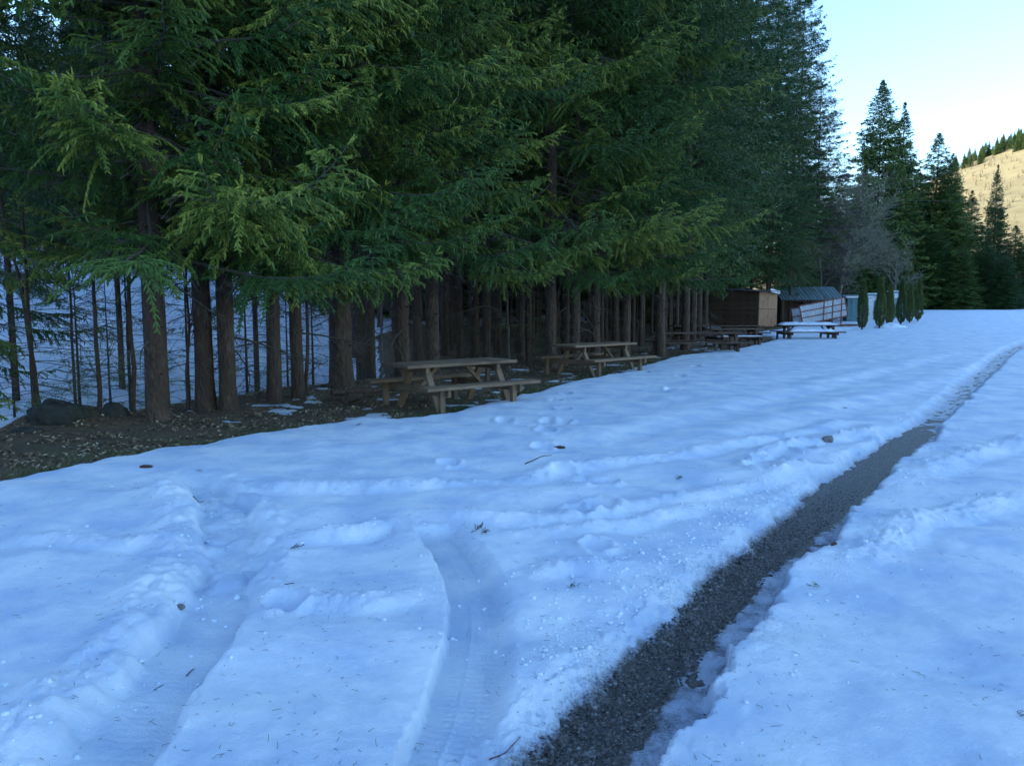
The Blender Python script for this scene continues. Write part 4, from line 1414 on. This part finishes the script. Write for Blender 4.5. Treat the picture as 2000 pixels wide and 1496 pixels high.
# mound of snow by the thujas
def mound(px, y, w, h, label, seed):
    x = (px - 1000) / F_PX * y
    n = 26
    u, v = np.meshgrid(np.linspace(-1, 1, n), np.linspace(-1, 1, n))
    rr = np.hypot(u, v)
    hh = h * np.clip(1 - rr ** 2, -.05, 1) ** 1 * (1 + .3 * noise(u * 2 + seed, v * 2, seed))
    hh = np.where(rr > 1, -.06, hh)
    mb = MB()
    mb.add(np.stack([u.ravel() * w, v.ravel() * w * .6, hh.ravel()], 1), grid_faces(n, n)[:, ::-1])
    o = obj('snow_mound', mb.mesh('snow_mound', [M_SNOW], True), None, (x, y, tz(x, y) + .08))
    return tag(o, label, 'snow mound')
mound(1738, 49.5, 1.1, .30, 'low snow heap right of the second thuja', 3)
mound(1640, 47.5, 1.0, .18, 'low snow hump left of the nearest thuja', 6)

# overhead wire across the far trees
mb = MB()
t = np.linspace(0, 1, 30)
P = np.stack([20 + 75 * t, 86 + 2 * t, 13.9 - 4 * .7 * t * (1 - t) + .2 * t], 1)
polytube(mb, P, .012, 4)
o = obj('overhead_wire', mb.mesh('overhead_wire', [M_TARP]))
tag(o, 'thin overhead wire crossing in front of the far stand', 'wire')
for wx, wy, wz, lab in ((20, 86, 13.9, 'wooden wire pole hidden among the far trees'), (95, 88, 14.1, 'wooden wire pole past the right picture edge')):
    r = empty('wire_pole', (wx, wy, tz(wx, wy)))
    tag(r, lab, 'pole')
    beam('shaft', (0, 0, -.2), (0, 0, wz - tz(wx, wy) + .1), .2, .2, M_WOOD_DARK, r)
    obj('crossarm', box_mesh('crossarm', .1, 1.2, .1, M_WOOD_DARK), r, (.16, 0, wz - tz(wx, wy) - .06))

# ------------------------------------------------------------------ far sunlit hill
CR_X = np.array([-200, 0, 96, 192, 240, 278, 320, 416, 640, 1000], float)
CR_Z = np.array([0, 4, 17, 47, 71, 89, 106, 140, 200, 235], float)
def hill_z(X, Y):
    cz = np.interp(X * 480 / np.maximum(Y, 300), CR_X, CR_Z)
    p = smooth(170, 500, Y)
    return cz * p + 1.6 * fbm(X / 60, Y / 60, 3, 77) * p + .6 * fbm(X / 9, Y / 9, 3, 78) * p - .5
gx, gy = np.meshgrid(np.linspace(-120, 900, 200), np.linspace(165, 900, 150))
M_HILL = mat_plain('dry_grass_slope', (0.20, 0.160, 0.075), (0.31, 0.26, 0.125), .07, .95, .4, .6)
mb = MB()
mb.add(np.stack([gx.ravel(), gy.ravel(), hill_z(gx.ravel(), gy.ravel())], 1), grid_faces(150, 200)[:, ::-1])
tag(obj('hill', mb.mesh('hill', [M_HILL], True)), 'sunlit dry grass hillside beyond the trees', 'hill', kind='structure')
# bare brush covering the slope
rng = np.random.default_rng(5)
n = 2600
hx, hy = rng.uniform(190, 470, n), rng.uniform(260, 470, n)
hz = hill_z(hx, hy)
h = rng.uniform(.8, 3.2, n)
mb = MB()
a0, a1, r0 = [], [], []
for k in range(5):
    top = np.stack([hx + h * rng.uniform(-.35, .35, n), hy + h * rng.uniform(-.35, .35, n), hz + h * rng.uniform(.6, 1.1, n)], 1)
    a0.append(np.stack([hx, hy, hz - .2], 1)); a1.append(top); r0.append(.03 * h)
tubes(mb, np.concatenate(a0), np.concatenate(a1), np.concatenate(r0), np.concatenate(r0) * .3, 3, 0)
M_BRUSH = mat_plain('dry_brush', (0.16, 0.11, 0.06), (0.34, 0.27, 0.15), .15, .95, 0)
tag(obj('brush_cover', mb.mesh('brush_cover', [M_BRUSH])), 'leafless tan brush covering the sunlit hillside', 'brush', kind='stuff')
k = 0
M_NEEDLE3 = M_NEEDLE
for t in range(4000):
    x = rnd.uniform(225, 420)
    y = rnd.uniform(395, 495)
    px = 1000 + x / y * F_PX
    if px < 1840 or px > 2120:
        continue
    edge = 485 - max(0, (px - 1850)) * .18 - 62
    if y < edge and rnd.random() > .04:
        continue
    H = rnd.uniform(5, 10)
    z = float(hill_z(np.array([x]), np.array([y]))[0])
    root = empty('hill_conifer', (x, y, z - .3), rnd.uniform(0, 6.28))
    tag(root, 'small sunlit conifer in the wood along the hill crest', 'tree', 'conifers on the far hill')
    obj('trunk', TRUNK[k % 3], root, scale=(.9, .9, H / TH0))
    obj('crown', CROWN_FAR[k % 3], root, scale=(H / 26 * 1.5, H / 26 * 1.5, H / 26))
    k += 1
    if k >= 150:
        break

# ------------------------------------------------------------------ litter, grass, slush, debris
rng = np.random.default_rng(21)
def leaf_quads(mb, P, size, rng, curl=.35, attr=None):
    n = len(P)
    a = rng.uniform(0, 6.28, n)
    up = unit(np.stack([rng.normal(0, .35, n), rng.normal(0, .35, n), np.ones(n)], 1))
    d = unit(np.cross(np.stack([np.cos(a), np.sin(a), np.zeros(n)], 1), up))
    s = np.cross(up, d)
    L = size * rng.uniform(.6, 1.3, n)[:, None]
    W = L * rng.uniform(.35, .6, n)[:, None]
    c = up * L * curl
    V = np.stack([P - d * L, P - s * W + c * rng.uniform(.2, 1, (n, 1)), P + d * L + c * .6, P + s * W + c * rng.uniform(.2, 1, (n, 1))], 1).reshape(-1, 3)
    i = np.arange(n)[:, None] * 4
    F = np.concatenate([i + np.array([[0, 1, 2]]), i + np.array([[0, 2, 3]])], 1).reshape(-1, 3)
    mb.add(V, F, 0, np.repeat(rng.random(n) if attr is None else attr, 4))

# fallen leaves on the soil strip
n = 60000
py_ = rng.uniform(5, 30, n)
ex = np.interp(py_, EDGEY, EDGEX)
rx = np.interp(py_, ROWY, ROWX)
f = rng.uniform(0, 1, n)
lx = ex - .12 + (rx - 1.2 - ex + .12) * f
keep = (fbm(lx / .8, py_ / .5, 3, 201) + .15 > rng.uniform(-.1, .5, n))
lx, ly = lx[keep], py_[keep]
T, _, _ = snow_fields(lx, ly)
m = T < 0.0
lx, ly = lx[m], ly[m]
mb = MB()
leaf_quads(mb, np.stack([lx, ly, terr(lx, ly) + .012], 1), .029, rng)
M_LEAF = mat_attr('dead_leaves', [(0.0, (0.07, 0.042, 0.024)), (0.5, (0.17, 0.11, 0.062)), (0.85, (0.38, 0.28, 0.17)), (1.0, (0.55, 0.45, 0.31))])
tag(obj('leaf_litter', mb.mesh('leaf_litter', [M_LEAF])), 'fallen beech leaves scattered over the bare soil strip', 'leaves', kind='stuff')

# short dull grass between soil and snow
n = 30000
gy_ = rng.uniform(4.5, 24, n)
ex = np.interp(gy_, EDGEY, EDGEX)
gx_ = ex - rng.exponential(.45, n) - .03
keep = fbm(gx_ / .6, gy_ / .6, 3, 203) > rng.uniform(-.35, .25, n)
gx_, gy_ = gx_[keep], gy_[keep]
T, _, _ = snow_fields(gx_, gy_)
m = (T < .0) & (row_u(gx_, gy_) < .8)
gx_, gy_ = gx_[m], gy_[m]
n = len(gx_)
mb = MB()
b0 = np.stack([gx_, gy_, terr(gx_, gy_) - .005], 1)
v = unit(np.stack([rng.normal(0, .8, n), rng.normal(0, .8, n), np.ones(n) * .8], 1)) * rng.uniform(.03, .09, n)[:, None]
sd_ = unit(np.cross(v, rng.standard_normal((n, 3)))) * .0035
mb.add(np.stack([b0 - sd_, b0 + sd_, b0 + v], 1).reshape(-1, 3), np.arange(n * 3).reshape(-1, 3), 0, np.repeat(rng.random(n), 3))
M_GRASS = mat_attr('dull_grass', [(0.0, (0.04, 0.07, 0.018)), (0.6, (0.075, 0.11, 0.03)), (1.0, (0.20, 0.17, 0.08))])
tag(obj('grass', mb.mesh('grass', [M_GRASS])), 'short dull grass along the edge of the snow', 'grass', kind='stuff')

# spruce needles and twig bits on the snow
n = 6800
rr = 1.8 * (30 / 1.8) ** rng.random(n)
aa = np.radians(rng.uniform(-40, 40, n))
nx_, ny_ = rr * np.sin(aa), rr * np.cos(aa)
keep = rng.random(n) < np.clip(.22 + .9 * fbm(nx_ / .7, ny_ / .7, 3, 205) + .18 * (nx_ < 1.0), 0.02, 1)
nx_, ny_ = nx_[keep], ny_[keep]
T, dirt_, _ = snow_fields(nx_, ny_)
m = (T > .03) & (dirt_ < .5)
nx_, ny_, T = nx_[m], ny_[m], T[m]
n = len(nx_)
c = np.stack([nx_, ny_, terr(nx_, ny_) + T + .003], 1)
a = rng.uniform(0, 6.28, n)
ln = rng.uniform(.004, .009, n) * rng.choice([1, 1, 1, 1.5, 2.4], n)
d = np.stack([np.cos(a), np.sin(a), rng.normal(0, .25, n)], 1) * ln[:, None]
bend = np.stack([-np.sin(a), np.cos(a), np.abs(rng.normal(0, .4, n))], 1) * (ln * rng.uniform(-.3, .3, n))[:, None]
mb = MB()
tubes(mb, np.concatenate([c - d, c + bend]), np.concatenate([c + bend, c + d]), .0010, .0008, 3, 0)
M_LITTER = mat_plain('needle_litter', (0.03, 0.028, 0.018), (0.09, 0.065, 0.04), 20.0, .9, 0)
tag(obj('needle_litter', mb.mesh('needle_litter', [M_LITTER])), 'scattered dry spruce needles lying on the snow', 'needles', kind='stuff')

# granular slush in the near part of the wheel track, clods along its edges and berms
def clods(mb, P, S, rng):
    bm = bmesh.new()
    bmesh.ops.create_icosphere(bm, subdivisions=1, radius=1)
    ico = np.array([v.co[:] for v in bm.verts])
    fc = np.array([[v.index for v in f.verts] for f in bm.faces])
    bm.free()
    n, k = len(P), len(ico)
    sc = S[:, None, None] * (1 + .35 * rng.standard_normal((n, k, 1))) * np.array([1, 1, .7])
    ang = rng.uniform(0, 6.28, n)
    ca, sa = np.cos(ang), np.sin(ang)
    Rm = np.zeros((n, 3, 3)); Rm[:, 0, 0] = ca; Rm[:, 0, 1] = -sa; Rm[:, 1, 0] = sa; Rm[:, 1, 1] = ca; Rm[:, 2, 2] = 1
    V = P[:, None] + np.einsum('nij,nkj->nki', Rm, ico[None] * sc)
    mb.add(V.reshape(-1, 3), (np.arange(n)[:, None, None] * k + fc[None]).reshape(-1, 3), 0, np.repeat(rng.random(n), k))

tr = np.array(TRACK)
seg = np.linalg.norm(np.diff(tr, axis=0), axis=1)
cum = np.concatenate([[0], np.cumsum(seg)])
def along(s_, d_):
    x = np.interp(s_, cum, tr[:, 0]); y = np.interp(s_, cum, tr[:, 1])
    x2 = np.interp(s_ + .05, cum, tr[:, 0]); y2 = np.interp(s_ + .05, cum, tr[:, 1])
    t_ = unit(np.stack([x2 - x, y2 - y], 1))
    return x + t_[:, 1] * d_, y - t_[:, 0] * d_
n = 9000
s_ = 0.1 + 5.6 * rng.random(n)
d_ = rng.uniform(-.17, .10, n)
x_, y_ = along(s_, d_)
T, _, _ = snow_fields(x_, y_)
m = (T < .035) & (rng.random(n) < np.clip(1.25 - (s_ - 1.3) / 3.6, .08, 1))
x_, y_, T = x_[m], y_[m], T[m]
mb = MB()
clods(mb, np.stack([x_, y_, terr(x_, y_) + np.maximum(T, .004)], 1), rng.uniform(.003, .009, len(x_)), rng)
M_SLUSH = mat_attr('slush_grains', [(0.0, (0.022, 0.018, 0.016)), (0.6, (0.050, 0.043, 0.037)), (0.93, (0.10, 0.090, 0.082)), (1.0, (0.22, 0.22, 0.22))], .3)
tag(obj('slush', mb.mesh('slush', [M_SLUSH], True)), 'grainy brown slush in the near part of the wheel track', 'slush', kind='stuff')

mb = MB()
n = 1000
s_ = np.concatenate([rng.uniform(1.0, 13, 420), rng.uniform(1.0, 5.5, n - 420)])
hw = np.interp(s_ - 1.3, [0, 3, 4.5, 6, 9], [.40, .40, .36, .34, .2])
d_ = np.where(rng.random(n) < .65, hw + rng.exponential(.10, n), -hw - .1 - rng.exponential(.15, n))
d_[420:] = -.30 - rng.exponential(.22, n - 420)
x_, y_ = along(s_, d_)
lp = np.array(RUT_LEFT)
m2 = 200
i = rng.integers(0, len(lp) - 1, m2)
x2 = lp[i, 0] + rng.normal(-.22, .2, m2); y2 = lp[i, 1] + rng.normal(0, .16, m2)
x_ = np.concatenate([x_, x2]); y_ = np.concatenate([y_, y2])
for pl_, amp, w, rough in RIDGES[:10]:
    q = np.array(pl_)
    i = rng.integers(0, len(q), int(40 * rough))
    x_ = np.concatenate([x_, q[i, 0] + rng.normal(0, .08, len(i))]); y_ = np.concatenate([y_, q[i, 1] + rng.normal(0, .07, len(i))])
T, _, _ = snow_fields(x_, y_)
m = T > .012
x_, y_, T = x_[m], y_[m], T[m]
S = rng.uniform(.003, .009, len(x_)) * rng.choice([1, 1, 1, 1.3, 2.0], len(x_))
clods(mb, np.stack([x_, y_, terr(x_, y_) + T + S * .05], 1), S, rng)
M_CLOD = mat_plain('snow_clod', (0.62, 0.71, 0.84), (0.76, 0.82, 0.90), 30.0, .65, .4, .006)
tag(obj('snow_crumbs', mb.mesh('snow_crumbs', [M_CLOD], True)), 'crumbs and clods of broken snow along the tracks', 'snow', kind='stuff')

# single things lying on the snow
def on_snow(px, py):
    x, y = gp(px, py, .1)
    return x, y, snow_z(x, y)

def cone(px, py, label, s=1.0, rz=0.5):
    x, y, z = on_snow(px, py)
    mb = MB()
    rng_ = np.random.default_rng(int(px))
    t = np.linspace(0, 1, 9)
    polytube(mb, np.stack([(t - .5) * .10, t * 0, t * 0], 1), .012 * np.sin(np.pi * (t * .9 + .07)) + .002, 7, 0)
    k = np.arange(70)
    tt = k / 70
    ph = k * 2.399
    r = .013 * np.sin(np.pi * (tt * .9 + .07)) + .002
    P = np.stack([(tt - .5) * .10, r * np.cos(ph), r * np.sin(ph)], 1)
    D = unit(np.stack([np.full(70, .8), np.cos(ph), np.sin(ph)], 1))
    sdv = unit(np.cross(D, [1, 0, 0])) * .007
    mb.add(np.stack([P - sdv, P + sdv, P + D * .014], 1).reshape(-1, 3), np.arange(210).reshape(-1, 3), 0)
    o = obj('spruce_cone', mb.mesh('spruce_cone', [M_CONE]), None, (x, y, z + .011 * s), (0, 0, rz), (s, s, s))
    return tag(o, label, 'cone', 'cones lying on the snow')
M_CONE = mat_plain('cone_scales', (0.07, 0.03, 0.015), (0.17, 0.075, 0.035), 60.0, .8, 0)
cone(1093, 873, 'brown spruce cone lying right of the foot prints', 1.15, .1)
cone(1628, 1067, 'small orange brown cone at the edge of the bare asphalt', .55, .6)
cone(285, 915, 'flat reddish cone near the edge of the soil strip', 1.1, .2)

def sprig(px, py, label, s, seed, green=True):
    x, y, z = on_snow(px, py)
    rng_ = np.random.default_rng(seed)
    mb = MB()
    a0, a1 = [np.zeros(3)], [np.array([.10, 0, .015])]
    for k in range(7):
        b = np.array([rng_.uniform(0, .1), 0, .012])
        v = unit(np.array([.5, rng_.uniform(-1, 1), rng_.uniform(-.1, .6)]))
        a0.append(b); a1.append(b + v * rng_.uniform(.03, .07))
    a0, a1 = np.array(a0), np.array(a1)
    a0[:, 0] -= .05; a1[:, 0] -= .05
    tubes(mb, a0, a1, .0022, .0015, 4, 1)
    brush(mb, a0, a1, 16, .014, .0016, rng_, 0, np.full(len(a0), .5))
    o = obj('spruce_sprig', mb.mesh('spruce_sprig', [M_NEEDLE if green else M_LITTER, M_TWIG]), None, (x, y, z + .004), (0, 0, rng_.uniform(0, 6)), (s, s, s))
    return tag(o, label, 'twig', 'spruce sprigs on the snow')
sprig(577, 1066, 'dark tuft of spruce needles between the two left ruts', .75, 1, False)
sprig(1118, 1150, 'small green spruce sprig on the snow ridge right of the middle rut', .6, 2)
sprig(1590, 1146, 'green spruce sprig on the right hand edge of the track', .6, 3)
sprig(930, 1042, 'brown matted twigs at the head of the middle rut', 1.0, 4, False)
sprig(945, 1046, 'loose brown twig tuft beside the matted twigs', .8, 14, False)
sprig(1327, 934, 'dark needle clump alone in the middle of the snow', .8, 5, False)
sprig(390, 925, 'tiny dark clump above the churned left rut', .5, 6, False)
sprig(1268, 728, 'dark clump by the second picnic table', .9, 7, False)
sprig(1650, 798, 'small dark clump left of the far end of the track', .8, 8, False)
sprig(1990, 1415, 'tiny brown tuft at the right picture edge', .35, 9, False)
sprig(700, 832, 'tiny dark clump below the soil edge', .7, 10, False)

def twig(pts, r, label, mat=None):
    P = []
    for px, py in pts:
        x, y, z = on_snow(px, py)
        P.append((x, y, z + r * 1.2))
    P = np.array(P)
    c = P[0].copy()
    q = np.array(dense([tuple(p) for p in P - c], 4))
    mb = MB()
    polytube(mb, q, r * np.linspace(1, .5, len(q)), 5, 0)
    o = obj('twig', mb.mesh('twig', [mat or M_LITTER]), None, tuple(c))
    return tag(o, label, 'twig', 'twigs on the snow')
M_REDTWIG = mat_plain('red_twig', (0.10, 0.03, 0.02), (0.18, 0.06, 0.04), 20, .8, 0)
twig([(1026, 908), (1045, 902), (1060, 895), (1078, 892)], .006, 'dark forked twig left of the brown cone')
twig([(955, 1453), (985, 1448), (1003, 1436), (1017, 1418)], .0028, 'thin reddish twig near the bottom of the near slush', M_REDTWIG)
twig([(548, 1150), (560, 1143), (575, 1138)], .003, 'short dark twig on the ridge between the left ruts')
twig([(363, 1290), (370, 1282), (378, 1275)], .003, 'short dark twig inside the churned left rut')
twig([(300, 1318), (310, 1312), (318, 1308)], .0025, 'thin twig on the berm of the left rut')
twig([(378, 980), (388, 972), (398, 964)], .005, 'dark twig sticking out at the top of the left rut')

def stone(px, py, w, label, seed):
    x, y, z = on_snow(px, py)
    bm = bmesh.new()
    bmesh.ops.create_icosphere(bm, subdivisions=2, radius=1)
    for v in bm.verts:
        k = 1 + .2 * math.sin(v.co.x * 3 + seed) * math.cos(v.co.y * 4 + seed * 2)
        v.co = Vector((v.co.x * k * w, v.co.y * k * w * .8, v.co.z * k * w * .6))
    me = bpy.data.meshes.new('stone')
    bm.to_mesh(me); bm.free()
    me.materials.append(M_STONE)
    o = obj('stone', me, None, (x, y, z + w * .2), (0, 0, seed))
    return tag(o, label, 'stone')
M_STONE = mat_plain('grey_stone', (0.12, 0.10, 0.095), (0.26, 0.23, 0.22), 25.0, .9, .4, .01)
stone(1617, 862, .075, 'grey stone half sunk in snow left of the bare asphalt', 1)
stone(352, 1178, .026, 'small grey stone in the berm of the left rut', 2)
